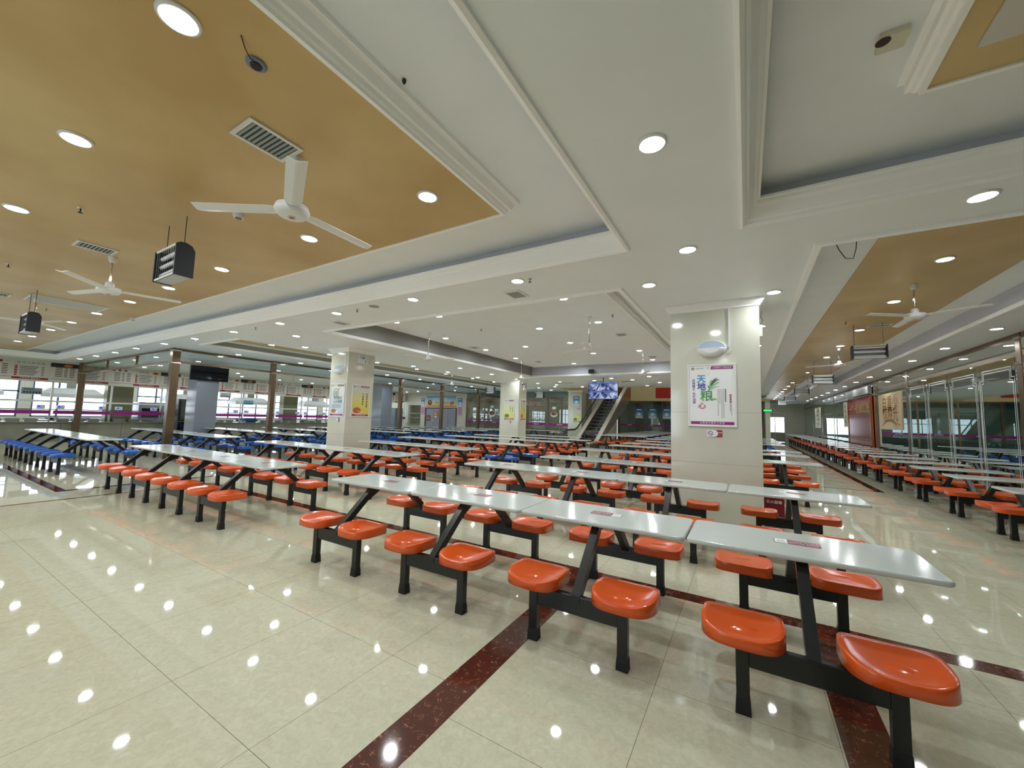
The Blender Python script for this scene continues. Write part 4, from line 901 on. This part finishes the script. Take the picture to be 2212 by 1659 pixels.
# shopfronts
def shopfront(x0, x1, y, z1, strip, n, label, back, backmat):
    t = thing('glass_shopfront', label, 'shopfront', ((x0+x1)/2, y, 0)); h = (x1-x0)/2
    for k in range(n+1):
        x = -h+2*h*k/n; mb = MB(); mb.box(x-0.05,-0.04,0,x+0.05,0.04,z1,m_bronze); mb.build('mullion', t)
    mb = MB(); mb.box(-h,-0.04,z1,h,0.04,z1+0.08,m_bronze); mb.build('head_rail', t)
    if z1+0.08 < S: mb = MB(); mb.box(-h,-0.03,z1+0.08,h,0.03,S-0.001,m_fascia if back > 30 else m_dark2); mb.build('header_panel', t)
    for k in range(n):
        a, b = -h+2*h*k/n+0.05, -h+2*h*(k+1)/n-0.05
        mb = MB(); mb.quad((a,-0.036,0),(b,-0.036,0),(b,-0.036,z1),(a,-0.036,z1),m_glassdark); mb.build('pane', t)
        sh = Sheet(); sh.rect(a,strip-0.075,b,strip+0.075,0,m_purple); sh.text('光盘行动', (a+b)/2, strip, 0.1, 0.001, m_white2); sh.put((0,-0.039,0),'-y','purple_band',t)
    mb = MB(); mb.box(x0-0.2,y+3.2,0,x1+0.2,y+3.3,S,backmat); tag(mb.build('wall_back'), kind='structure')
    for x in (x0-0.2, x1+0.1): mb = MB(); mb.box(x,y+0.05,0,x+0.1,y+3.2,S,backmat); tag(mb.build('wall_side'), kind='structure')
m_brownwall = M('brown_shop_wall',(158,142,120),0.7)
shopfront(-18.3, -9.75, YF, 2.85, 1.1, 5, 'brown-tinted glass shopfront with purple band, left of escalator', 24, m_brownwall)
shopfront(-9.4, 1.2, 34.0, 3.1, 1.14, 6, 'distant glass shopfront with purple band and blue posters beyond escalator', 34, m_dark2)
def d_food(s, w, h):
    s.disc(0,h*0.22,w*0.42,0.002,m_green,ry=h*0.16); s.disc(0,h*0.22,w*0.3,0.003,m_white2,ry=h*0.1); s.disc(0,-h*0.25,w*0.5,0.002,m_white2,ry=h*0.2); s.disc(0,-h*0.2,w*0.4,0.003,m_food2,ry=h*0.13); s.disc(0.08,-h*0.2,w*0.12,0.004,m_food)
for k, (x, z, w, h, l) in enumerate(((-15.95,2.0,0.62,1.1,'green and white bowl decal on the brown-tinted shopfront'),(-17.2,2.0,0.5,0.9,'white chopstick decal at left of brown-tinted shopfront'),(-11.0,2.0,0.5,0.9,'round food decal on shopfront near escalator'))):
    sh = Sheet(); d_food(sh, w, h); mb = MB(); mb.place(sh, frame_mat((x,YF-0.04,z),'-y')); tag(mb.build('window_decal'), l, 'decal')
sh = Sheet(); sh.text('大碗拌面', 0, 0, 0.3, 0.002, M('rosy_sign',(214,150,150),0.4), bold=0.02); mb = MB(); mb.place(sh, frame_mat((-12.6,YF-0.05,2.45),'-y')); tag(mb.build('shop_lettering'), 'rosy shop characters on the glass left of escalator', 'lettering')
for k, x in enumerate((-7.74,-6.65,-5.54)):
    flat('blue_poster', (x,33.951,2.15), '-y', 0.62, 0.85, m_bluep, 'blue dish poster on distant shopfront, %s of three' % ('left','middle','right')[k], 'poster', d_blue, group='blue posters beyond the escalator')
o = flat('red_fascia_sign', (-5.25,33.97,3.85), '-y', 2.3, 0.86, m_redpanel, 'bright red sign panel on the beige fascia beyond escalator', 'sign', None, 0.05)
mb = MB(); mb.box(-9.8,YF+0.2,0,-9.6,34,S,m_wall); tag(mb.build('wall_passage'), kind='structure')
# corridor end
mb = MB(); mb.box(-3,41.6,0,1.45,41.8,S,m_wall); mb.box(2.9,41.6,0,4.4,41.8,S,m_wall); mb.box(1.45,41.6,2.15,2.9,41.8,S,m_wall); struct('wall_end', mb)
mb = MB(); mb.box(1.2,34.05,0,1.32,41.6,S,m_wall); struct('wall_corridor', mb)
column(1.2, 1.5, 33.7, 34.0, m_column, 'slim pale pillar at the left side of corridor end', joints=(1.65,), cap=False)
flat('corridor_sign', (2.2,41.57,2.42), '-y', 1.5, 0.3, m_steel, 'grey sign with dark characters above the corridor exit', 'sign', lambda s,w,h: s.text('学生餐厅出入口', 0, 0, 0.19, 0.002, m_ink))
t = thing('exit_door', 'bright glazed exit door at the end of the right corridor', 'door', (2.18, 41.56, 0)); 
for x in (-0.7, 0.0, 0.7): mb = MB(); mb.box(x-0.03,-0.03,0,x+0.03,0.03,2.14,m_steel); mb.build('stile', t)
mb = MB(); mb.quad((-0.67,0,0.85),(0.67,0,0.85),(0.67,0,2.1),(-0.67,0,2.1),m_glassback); mb.build('pane', t); mb = MB(); mb.box(-0.67,-0.02,0.02,0.67,0.02,0.85,M('door_kick_panel',(150,146,132),0.4)); mb.build('kick_panel', t)
t = thing('exit_sign', 'small green lit exit sign hanging at the corridor end', 'sign', (1.35, 33.675, 2.5)); m_exit = M('exit_green',(40,190,90),0.4,emit=2.0)
mb = MB(); mb.box(-0.3,-0.02,-0.1,0.3,0.02,0.1,m_black); mb.build('case', t); mb = MB(); mb.box(-0.25,-0.024,-0.07,0.25,-0.02,0.07,m_exit); mb.build('lit_panel', t); 

# ================================================================== ESCALATOR
ex0, ex1 = -8.0, -6.7; xm = (ex0+ex1)/2; sl = math.tan(math.radians(29.5)); YS = 20.1; YE = 27.0
def ez(y): return max(0.0, (y-YS)*sl)
t = thing('escalator', 'steel escalator with black steps rising into the ceiling opening', 'escalator', (xm, 19.0, 0))
m_stepm = M('escalator_step',(34,34,36),0.4); m_panel = M('escalator_panel',(168,150,134),0.22,metal=0.7); m_deck = M('escalator_deck',(214,206,190),0.25,metal=0.3)
L = lambda x, y, z: (x-xm, y-19.0, z)
mb = MB(); ny = 24
for i in range(ny):
    y0 = YS-0.2+i*0.4*0.72; 
for i in range(26):
    z = 0.02+0.2*i; y = YS+ (0.2*i)/sl - 0.05
    if z > 4.4: break
    s = MB(); a = L(ex0+0.22, y, z-0.0); b = L(ex1-0.22, y+0.42, z+0.04); s.box(a[0],a[1],a[2]-0.0,b[0],b[1],b[2],m_stepm); s.box(a[0],a[1],a[2]-0.2 if i else 0.0,b[0],a[1]+0.02,a[2],m_black); s.box(a[0],a[1]-0.003,b[2]-0.012,b[0],a[1]+0.0,b[2],m_steel); s.build('step', t)
for side, x, sx in (('left', ex0, 1), ('right', ex1, -1)):
    X0, X1 = sorted((x, x+sx*0.2)); 
    # truss side, deck band, glass and handrail
    def prism(xa, xb, lo, hi, mat, nm, y0=18.9, ys=YS, y1=YE):
        P = [(y0, lo(y0)), (ys, lo(ys)), (y1, lo(y1)), (y1, hi(y1)), (ys, hi(ys)), (y0, hi(y0))]
        m = MB(); m.rings([[L(xx, yy, zz) for yy, zz in P] for xx in (xa, xb)], mat, True, False); return m.build(nm, t)
    prism(X0, X1, lambda y: max(0.001, ez(y)-1.0), lambda y: 0.28+ez(y), m_panel, 'side_cladding')
    prism(X0-0.01, X1+0.01, lambda y: 0.28+ez(y), lambda y: 0.36+ez(y), m_deck, 'deck_band')
    g = MB(); xc = (X0+X1)/2; P = [(18.75,0.36),(YS,0.36),(YE,0.36+ez(YE)),(YE,0.92+ez(YE)),(YS,0.92),(18.75,0.92)]; g.poly([L(xc,yy,zz) for yy, zz in P], m_glass); g.build('balustrade_glass', t)
    pts = [(19.4,0.22),(18.75,0.24),(18.48,0.36),(18.40,0.58),(18.48,0.80),(18.72,0.93),(19.3,0.95),(YS-0.2,0.955),(YS+0.15,1.03)]+[(y, 0.95+ez(y)) for y in (YS+0.6,22,24,YE)]
    h = MB(); h.tube([L(xc,yy,zz) for yy, zz in pts], 0.04, m_black, 8); h.build('handrail', t)
    h = MB(); h.tube([L(xc,yy*1.0+(0.04 if yy < 18.8 else 0),zz-0.045) for yy, zz in pts[1:]], 0.02, m_chrome, 8); h.build('handrail_guide', t)
mb = MB(); a = L(ex0+0.2, 18.6, 0.0); b = L(ex1-0.2, YS, 0.02); mb.box(a[0],a[1],0.0,b[0],b[1],0.018,m_steel); mb.build('comb_plate', t)
t = thing('utility_cart', 'low black wire utility cart left of the escalator foot', 'cart', (-9.0, 20.2, 0))
mb = MB()
for z in (0.25, 0.55): mb.box(-0.45,-0.25,z,0.45,0.25,z+0.02,m_black)
mb.build('shelf', t)
mb = MB()
for sx in (-1, 1):
    for sy in (-1, 1): mb.cyl((sx*0.43,sy*0.23,0.08),(sx*0.43,sy*0.23,0.75),0.012,m_chrome,8)
for k in range(9): mb.cyl((-0.43+0.107*k,-0.24,0.57),(-0.43+0.107*k,-0.24,0.74),0.004,m_steel,5)
mb.cyl((-0.43,-0.24,0.74),(0.43,-0.24,0.74),0.012,m_chrome,8); mb.build('rail_frame', t)
for sx in (-1, 1): 
    for sy in (-1,1): mb = MB(); mb.cyl((sx*0.43-0.012,sy*0.23,0.04),(sx*0.43+0.012,sy*0.23,0.04),0.04,m_foot,12); mb.build('castor', t)

# ================================================================== SCREENS
m_cctv = bpy.data.materials.new('surveillance_picture'); m_cctv.use_nodes = True; nt = m_cctv.node_tree; p = nt.nodes['Principled BSDF']
tc = nt.nodes.new('ShaderNodeTexCoord'); mp = nt.nodes.new('ShaderNodeMapping'); mp.inputs['Rotation'].default_value = (0,0.6,0); nt.links.new(tc.outputs['Object'], mp.inputs[0])
nz = nt.nodes.new('ShaderNodeTexVoronoi'); nz.inputs['Scale'].default_value = 4.5; nt.links.new(mp.outputs[0], nz.inputs['Vector'])
rp = nt.nodes.new('ShaderNodeValToRGB'); rp.color_ramp.elements[0].color = lin((24,34,84)); rp.color_ramp.elements[1].color = lin((214,222,250)); rp.color_ramp.elements[0].position = 0.2; rp.color_ramp.elements[1].position = 0.75
e = rp.color_ramp.elements.new(0.45); e.color = lin((96,120,196))
nt.links.new(nz.outputs['Distance'], rp.inputs[0]); nt.links.new(rp.outputs[0], p.inputs['Base Color']); nt.links.new(rp.outputs[0], p.inputs['Emission Color']); p.inputs['Emission Strength'].default_value = 0.45
t = thing('hanging_television', 'ceiling-hung television showing four blue surveillance views before the escalator', 'television', (-5.22, 16.3, 2.76))
mb = MB(); mb.box(-0.65,0.0,-0.38,0.65,0.05,0.38,m_black,0.008); mb.build('case', t)
for sx in (-1, 1):
    for sz in (-1, 1):
        mb = MB(); x0, x1 = sorted((sx*0.006, sx*0.63)); z0, z1 = sorted((sz*0.005, sz*0.36)); mb.quad((x0,-0.002,z0),(x1,-0.002,z0),(x1,-0.002,z1),(x0,-0.002,z1),m_cctv)
        cx, cz = (x0+x1)/2, (z0+z1)/2
        for j in range(4): xa = x0+0.05+0.14*j; xb = cx+(0.05+0.05*j)*(-sx); mb.add([(xa,-0.004,z0+0.02),(xa+0.07,-0.004,z0+0.02),(xb+0.03,-0.004,z1-0.10),(xb,-0.004,z1-0.10)],[(0,1,2,3)],M('view_navy',(30,40,90),0.3) if j%2 == 0 else M('view_pale',(176,190,236),0.3,emit=0.3))
        mb.add([(x0+0.02,-0.0035,z1-0.09),(x1-0.02,-0.0035,z1-0.09),(x1-0.02,-0.0035,z1-0.02),(x0+0.02,-0.0035,z1-0.02)],[(0,1,2,3)],M('view_blue',(96,120,200),0.3,emit=0.3))
        mb.build('camera_view', t)
mb = MB(); mb.cyl((0,0.05,0.3),(0,0.05,0.539),0.02,m_black,10); mb.box(-0.12,0.045,-0.1,0.12,0.07,0.3,m_black); mb.build('ceiling_bracket', t)
t = thing('wall_television', 'switched-off black television on the grey column', 'television', (-18.7, 7.33, 2.92))
mb = MB(); mb.box(-0.04,-0.66,-0.29,0.02,0.66,0.29,m_black,0.006); mb.build('case', t); mb = MB(); mb.box(0.02,-0.63,-0.26,0.023,0.63,0.26,M('dark_screen',(10,14,20),0.06)); mb.build('screen', t)
t = thing('security_box', 'small black box with cable on the tray edge above the screen', 'box', (-5.29,15.02,3.42)); mb = MB(); mb.box(-0.1,-0.08,-0.08,0.1,0.06,0.08,m_black,0.006); mb.build('case', t); mb = MB(); mb.tube([(0.05,-0.05,0.0),(0.2,-0.1,-0.05),(0.3,0.0,-0.1),(0.25,0.06,-0.12)],0.006,m_ink,6); mb.build('cable', t)
t = thing('security_camera', 'small white camera on the right side of the distant column', 'camera', (-9.15,16.28,3.12)); mb = MB(); mb.cyl((-0.1,0,0.05),(0,0,0.02),0.012,m_white,8); mb.cyl((0,0.0,0.02),(0.1,-0.16,-0.04),0.035,m_white,12); mb.build('body', t); mb = MB(); mb.cyl((0.1,-0.16,-0.04),(0.106,-0.17,-0.043),0.03,m_black,12); mb.build('lens', t)

# ================================================================== THINGS ON THE COLUMNS
def header(s, w, h, rounded=False):
    s.add([(-0.02*w,h/2-0.065*h,0.002),(w/2-0.03*w,h/2-0.065*h,0.002),(w/2-0.03*w,h/2-0.012*h,0.002),(0.0,h/2-0.012*h,0.002)], [(0,1,2,3)], m_purple)
    s.text('立德善行 至善至美', 0.235*w, h/2-0.038*h, 0.05*w, 0.003, m_white2); s.ring(-0.42*w, h/2-0.045*h, 0.018*w, 0.034*w, 0.002, m_redband); s.disc(-0.42*w, h/2-0.045*h, 0.010*w, 0.002, m_redband)
    s.rect(-0.36*w,h/2-0.042*h,-0.16*w,h/2-0.036*h,0.002,m_greyink); s.rect(-0.36*w,h/2-0.054*h,-0.18*w,h/2-0.051*h,0.002,m_greyink); s.text('1/5', -0.08*w, h/2-0.042*h, 0.055*w, 0.002, m_redband)
    s.rect(-w/2+0.025*w,-h/2+0.012*h,w/2-0.025*w,-h/2+0.062*h,0.002,m_purple); s.text('山西省天健护士学校', 0, -h/2+0.037*h, 0.055*w, 0.003, m_white2, spacing=1.25)
def gtext(s, ch, x, y, size, z, c0, c1, name):
    s.text(ch, x, y, size, z, mgrad(name, [(0.0,c0),(1.0,c1)]), bold=0.012)
def d_main(s, w, h):
    header(s, w, h)
    X = lambda px: (px-512)/500.0*w; Y = lambda py: h/2-(py-760)/690.0*h      # drawing coordinates of the poster sheet
    s.text('天', X(398), Y(918), 0.125, 0.003, M('ink_sky',(30,140,200),0.4), bold=0.02); s.text('地', X(400), Y(1008), 0.122, 0.003, M('ink_blue',(24,64,160),0.4), bold=0.02)
    s.text('粮', X(455), Y(1118), 0.18, 0.003, M('ink_green',(76,150,90),0.4), bold=0.012); s.text('心', X(403), Y(1232), 0.105, 0.003, M('ink_rose',(196,60,96),0.4), bold=0.02)
    s.text('珍惜粮食', X(312), Y(985), 0.044, 0.003, M('ink_indigo',(50,60,140),0.4), vertical=True, spacing=1.0, bold=0.012); s.text('杜绝浪费', X(316), Y(1140), 0.044, 0.003, M('ink_violet',(130,50,140),0.4), vertical=True, spacing=1.0, bold=0.012)
    gm, gk = M('leaf_pale',(150,196,140),0.4), M('leaf_deep',(70,110,90),0.4)
    for pts, ww, mt in (([(488,1050),(495,1010),(520,970),(560,935),(600,922)],0.012,gk),([(488,1048),(500,990),(505,950),(520,925)],0.016,gm),([(492,1040),(540,980),(600,950)],0.010,gm),([(490,1045),(485,1010),(468,990)],0.007,gk),([(495,1045),(550,1010),(600,1000)],0.006,gm),([(500,1000),(530,940),(572,905)],0.012,gk),([(500,1150),(540,1148),(572,1152)],0.010,M('leaf_lime',(130,190,70),0.4)),([(395,1130),(410,1150),(420,1180)],0.012,gm)):
        s.leaf([(X(a), Y(b)) for a, b in pts], ww, 0.004, mt)
    for px, a, b in ((582,1035,1340),(602,1035,1200),(622,1035,1370),(642,1035,1365)):
        y = a
        while y < b: s.rect(X(px)-0.004, Y(min(y+9,b)), X(px)+0.004, Y(y), 0.002, m_greyink); y += 13
    y = 1035
    while y < 1175: s.rect(X(663)-0.007, Y(y+11), X(663)+0.007, Y(y), 0.002, m_ink); y += 15
    for k in range(4): s.ring(X(716), Y(1105+26*k), 0.006, 0.0145, 0.002, m_redband, 16); s.disc(X(716), Y(1105+26*k), 0.004, 0.002, m_redband, 8)
    y = 1205
    while y < 1330: s.rect(X(724)-0.003, Y(y+8), X(724)+0.003, Y(y), 0.002, m_greyink); (s.rect(X(711)-0.004, Y(y+8), X(711)+0.004, Y(y), 0.002, m_ink) if y < 1285 else None); y += 12
    for a, b in ((470,860),(485,850),(480,870),(455,880)): s.disc(X(a), Y(b), 0.004, 0.002, m_greyink, 8)
flat('framed_poster', (-0.43,6.486,1.905), '-y', 0.60, 0.885, m_white2, 'wide white framed poster with four large coloured characters on nearest column', 'poster', d_main, 0.012, frame=m_white)
def d_nosmoke(s, w, h):
    s.rect(0.0*w,-h/2,w/2,h/2,0.001,m_redband); s.disc(-0.02*w,0,h*0.5,0.0015,m_white2); s.rect(-w/2,-h/2,-0.02*w,h/2,0.0018,m_white2); s.ring(-0.27*w,0,h*0.28,h*0.36,0.002,m_ink); s.add([(-0.27*w-h*0.24,h*0.2,0.0024),(-0.27*w-h*0.2,h*0.24,0.0024),(-0.27*w+h*0.24,-h*0.2,0.0024),(-0.27*w+h*0.2,-h*0.24,0.0024)],[(0,1,2,3)],m_ink); s.rect(-0.27*w-h*0.2,-h*0.05,-0.27*w+h*0.16,h*0.02,0.0022,m_ink)
    s.text('禁止吸烟', 0.27*w, 0.12*h, 0.105*w, 0.002, m_white2, bold=0.01); s.text('NO SMOKING', 0.27*w, -0.24*h, 0.055*w, 0.002, m_white2)
flat('no_smoking_sign', (-0.4,6.492,1.345), '-y', 0.20, 0.098, m_white2, 'small red and white no smoking sign under the wide poster', 'sign', d_nosmoke, 0.004)
flat('no_smoking_sign', (-9.72,6.892,1.30), '-y', 0.2, 0.1, m_white2, 'small red and white no smoking sign on left beige column', 'sign', d_nosmoke, 0.004)
flat('no_smoking_sign', (-9.75,16.142,1.28), '-y', 0.2, 0.1, m_white2, 'tiny no smoking sign on the distant beige column', 'sign', d_nosmoke, 0.004)
def d_vert(a, b, foodc, flip=False):
    def f(s, w, h):
        header(s, w, h); s.text(a, 0.12*w, 0.05*h, 0.085*w*1.2, 0.003, m_ink, vertical=True, spacing=1.18, bold=0.01); s.text(b, 0.34*w, 0.02*h, 0.085*w*1.2, 0.003, m_ink, vertical=True, spacing=1.18, bold=0.01)
        s.disc(-0.2*w, -0.32*h, 0.27*w, 0.002, m_white2, ry=0.11*h); s.disc(-0.2*w, -0.31*h, 0.24*w, 0.003, foodc, ry=0.10*h); s.disc(-0.25*w, -0.27*h, 0.08*w, 0.004, m_green, ry=0.03*h); s.disc(-0.1*w, -0.33*h, 0.1*w, 0.004, M('shrimp',(220,130,60),0.4), ry=0.035*h)
    return f
def d_plate(s, w, h):
    header(s, w, h); s.ring(-0.12*w, 0.23*h, 0.19*w, 0.215*w, 0.003, m_greyink); s.text('光盘', -0.12*w, 0.25*h, 0.13*w, 0.003, m_food2); s.text('行动', -0.12*w, 0.17*h, 0.13*w, 0.003, m_food2); s.leaf([(0.04*w,0.33*h),(0.09*w,0.36*h),(0.14*w,0.38*h)],0.01,0.003,m_ink)
    s.text('节约粮食', 0.04*w, 0.06*h, 0.165*w, 0.003, m_green, bold=0.012); s.text('人人有责', 0.04*w, -0.055*h, 0.165*w, 0.0035, m_greyink, bold=0.012)
    for k in range(4): s.rect(-0.38*w,-0.15*h-0.03*h*k,0.34*w-0.05*w*(k%2),-0.14*h-0.03*h*k,0.002,m_greyink)
    s.disc(-0.22*w,-0.34*h,0.19*w,0.002,m_food,ry=0.06*h); s.disc(0.02*w,-0.38*h,0.12*w,0.003,m_white2,ry=0.045*h)
flat('framed_poster', (-9.77,6.886,1.845), '-y', 0.58, 0.88, m_pale, 'pale blue framed poster with plate drawing, left face of left beige column', 'poster', d_plate, 0.012, frame=m_white)
flat('framed_poster', (-9.386,7.365,1.845), '+x', 0.58, 0.87, m_yel, 'yellow framed poster with shrimp dish, right face of left beige column', 'poster', d_vert('不留剩菜饭', '珍惜劳动成果', M('dish_red',(200,96,50),0.4)), 0.012, frame=m_white)
flat('framed_poster', (-9.77,16.136,1.86), '-y', 0.56, 0.95, m_yg, 'lime and white framed poster on distant column front', 'poster', d_vert('礼貌待人', '文明就餐', m_green), 0.012, frame=m_white)
flat('framed_poster', (-9.236,16.55,1.86), '+x', 0.52, 0.95, m_yel, 'yellow framed poster on distant column side', 'poster', d_vert('光盘', '节约', m_food), 0.012, frame=m_white)
flat('framed_poster', (-9.05,23.136,1.75), '-y', 0.5, 0.85, m_yg, 'pale yellow framed poster on far column by escalator', 'poster', d_vert('文明', '用餐', m_green), 0.012, frame=m_white)
flat('blue_notice', (-9.1,23.136,2.62), '-y', 0.42, 0.6, m_bluep, 'blue notice above yellow poster on far column', 'poster', d_blue)
def oval_unit(x, y, z, facing, lab):
    t = thing('wall_unit', lab, 'wall unit', (0,0,0)); F = frame_mat((x,y,z), facing)
    n = 32; sh = MB()
    R = []
    for q, d in ((1.0,0.0),(1.0,0.02),(0.96,0.05),(0.9,0.06)): R.append([(0.2*q*math.cos(2*PI*k/n), 0.128*q*math.sin(2*PI*k/n)*(1.0 if math.sin(2*PI*k/n) > 0 else 0.95), d) for k in range(n)])
    sh.rings(R, m_white, False, True); R2 = [R[-1], [(v[0]*0.9, v[1]*0.85, 0.02) for v in R[-1]]]; sh.rings(R2, M('pale_blue_plastic',(176,190,214),0.3), True, True)
    mb = MB(); mb.place(sh, F); mb.build('housing', t)
    lo = MB(); n2 = 16; R = []
    for q, d in ((1.0,0.05),(0.97,0.085),(0.85,0.115),(0.6,0.13)):
        R.append([(0.19*q*math.cos(PI+PI*k/n2), -0.002+0.122*q*math.sin(PI+PI*k/n2), d) for k in range(n2+1)])
    lo.rings(R, m_white, True, True); mb = MB(); mb.place(lo, F); mb.build('front_scoop', t)
oval_unit(-0.42, 6.5, 2.60, '-y', 'white oval wall unit above the wide framed poster')
oval_unit(-9.74, 6.9, 2.70, '-y', 'white oval wall unit on the left beige column')
mb = MB(); mb.box(-0.2,6.484,2.62,-0.172,6.499,3.19,m_white,0.002); mb.tube([(-0.186,6.48,2.62),(-0.17,6.475,2.58),(-0.165,6.475,2.54),(-0.19,6.48,2.51),(-0.23,6.48,2.52)],0.004,m_white,6); tag(mb.build('cable_conduit'), 'white cable conduit running up the nearest column', 'conduit')
mb = MB(); mb.box(-9.53,6.884,2.60,-9.505,6.899,3.19,m_white,0.002); tag(mb.build('cable_conduit'), 'white cable conduit running up the left beige column', 'conduit')
def emergency(x, y, z, facing, lab):
    t = thing('emergency_light', lab, 'light', (0,0,0)); F = frame_mat((x,y,z), facing)
    a = MB(); a.box(-0.15,-0.075,0.0,0.15,0.06,0.06,m_white,0.008); b = MB(); b.place(a, F); b.build('battery_box', t)
    for s in (-1, 1):
        a = MB(); a.cyl((s*0.08,0.06,0.03),(s*0.08,0.09,0.03),0.012,m_white,8); a.cyl((s*0.08,0.12,0.0),(s*0.08,0.12,0.07),0.052,m_white,16,0.06); b = MB(); b.place(a, F); h = b.build('lamp_head', t)
        a = MB(); a.cyl((s*0.08,0.12,0.0705),(s*0.08,0.12,0.072),0.05,M('lens_grey',(196,204,206),0.2),16); b = MB(); b.place(a, F); b.build('lens', h)
    a = Sheet(); a.rect(0.07,-0.04,0.10,0.03,0.0615,M('exit_mark_green',(20,120,70),0.4)); b = MB(); b.place(a, F); b.build('indicator', t)
emergency(-9.4, 7.33, 2.98, '+x', 'twin-head white emergency light on the left beige column')
emergency(-9.25, 16.68, 2.9, '+x', 'tiny twin-head emergency light on the distant column')
t = thing('wall_camera', 'small white device with cable on right side of nearest column', 'camera', (0.19, 6.9, 2.9)); mb = MB(); mb.box(0.0,-0.03,-0.09,0.05,0.03,0.09,m_white,0.006); mb.build('case', t); mb = MB(); mb.tube([(0.02,0,0.09),(0.06,0,0.16),(0.03,0,0.22),(0.05,0,0.3)],0.005,m_greyink,6); mb.build('cable', t)
t = thing('fire_cabinet', 'dark red fire extinguisher box standing right of nearest column', 'box', (0.36, 7.2, 0)); mb = MB(); mb.box(-0.165,-0.14,0,0.1,0.14,0.52,M('fire_red',(120,18,34),0.3),0.008); mb.build('case', t); sh = Sheet(); sh.text('灭火器箱', 0, 0, 0.05, 0, m_white2); sh.put((-0.03,-0.142,0.36),'-y','lettering',t); mb = MB(); mb.box(-0.03,-0.15,0.46,0.0,-0.14,0.48,m_steel); mb.build('latch', t)

# lamps added to brighten the void over the escalator and the glazed rooms
light_row([(x, y) for y in (23.5, 27.5, 31.5) for x in (-8.3, -6.2, -4.0)], 6.6, 'added high above the escalator opening', 'added upper hall downlights')
light_row([(x, y) for y in (24.9, 26.4) for x in (-17.0, -15.0, -13.0, -11.0)], S, 'from left, added inside the brown-tinted shop', 'added shop downlights')
light_row([(x, 35.6) for x in (-7.5, -4.5, -1.5)], S, 'from left, added inside the distant blue-poster shop', 'added distant shop downlights')
light_row([(6.4, y) for y in (7.0, 9.5, 12.0, 14.5, 18.0, 22.5, 26.5, 30.5)], S, 'added inside the dim room behind the glass wall', 'added dim room downlights')

mb = MB(); mb.box(-26.5,26.6,0,-22.0,26.75,S,m_wall); tag(mb.build('wall_pantry'), kind='structure')
for x in (-26.6, -22.1): mb = MB(); mb.box(x,YF+0.2,0,x+0.1,26.6,S,m_wall); tag(mb.build('wall_side'), kind='structure')
downlight(-23.8, 25.4, S, 'round white downlight added in the room behind the far serving hatch', 'added kitchen downlights')  # lamp added to light the room behind the hatch
t = thing('storage_shelf', 'steel shelf with stacked white boxes behind the far serving hatch', 'shelf', (-23.7, 26.2, 0))
for z in (0.5, 1.0, 1.5): mb = MB(); mb.box(-0.8,-0.25,z,0.8,0.25,z+0.03,m_steel); mb.build('shelf_board', t)
for x in (-0.8, 0.77):
    for y in (-0.25, 0.22): mb = MB(); mb.box(x,y,0,x+0.03,y+0.03,1.9,m_steel); mb.build('upright', t)

for y in (-5.0, 42.8): mb = MB(); mb.box(XG+0.1,y,0,8.6,y+0.15,S,m_dark2); tag(mb.build('wall_end'), kind='structure')
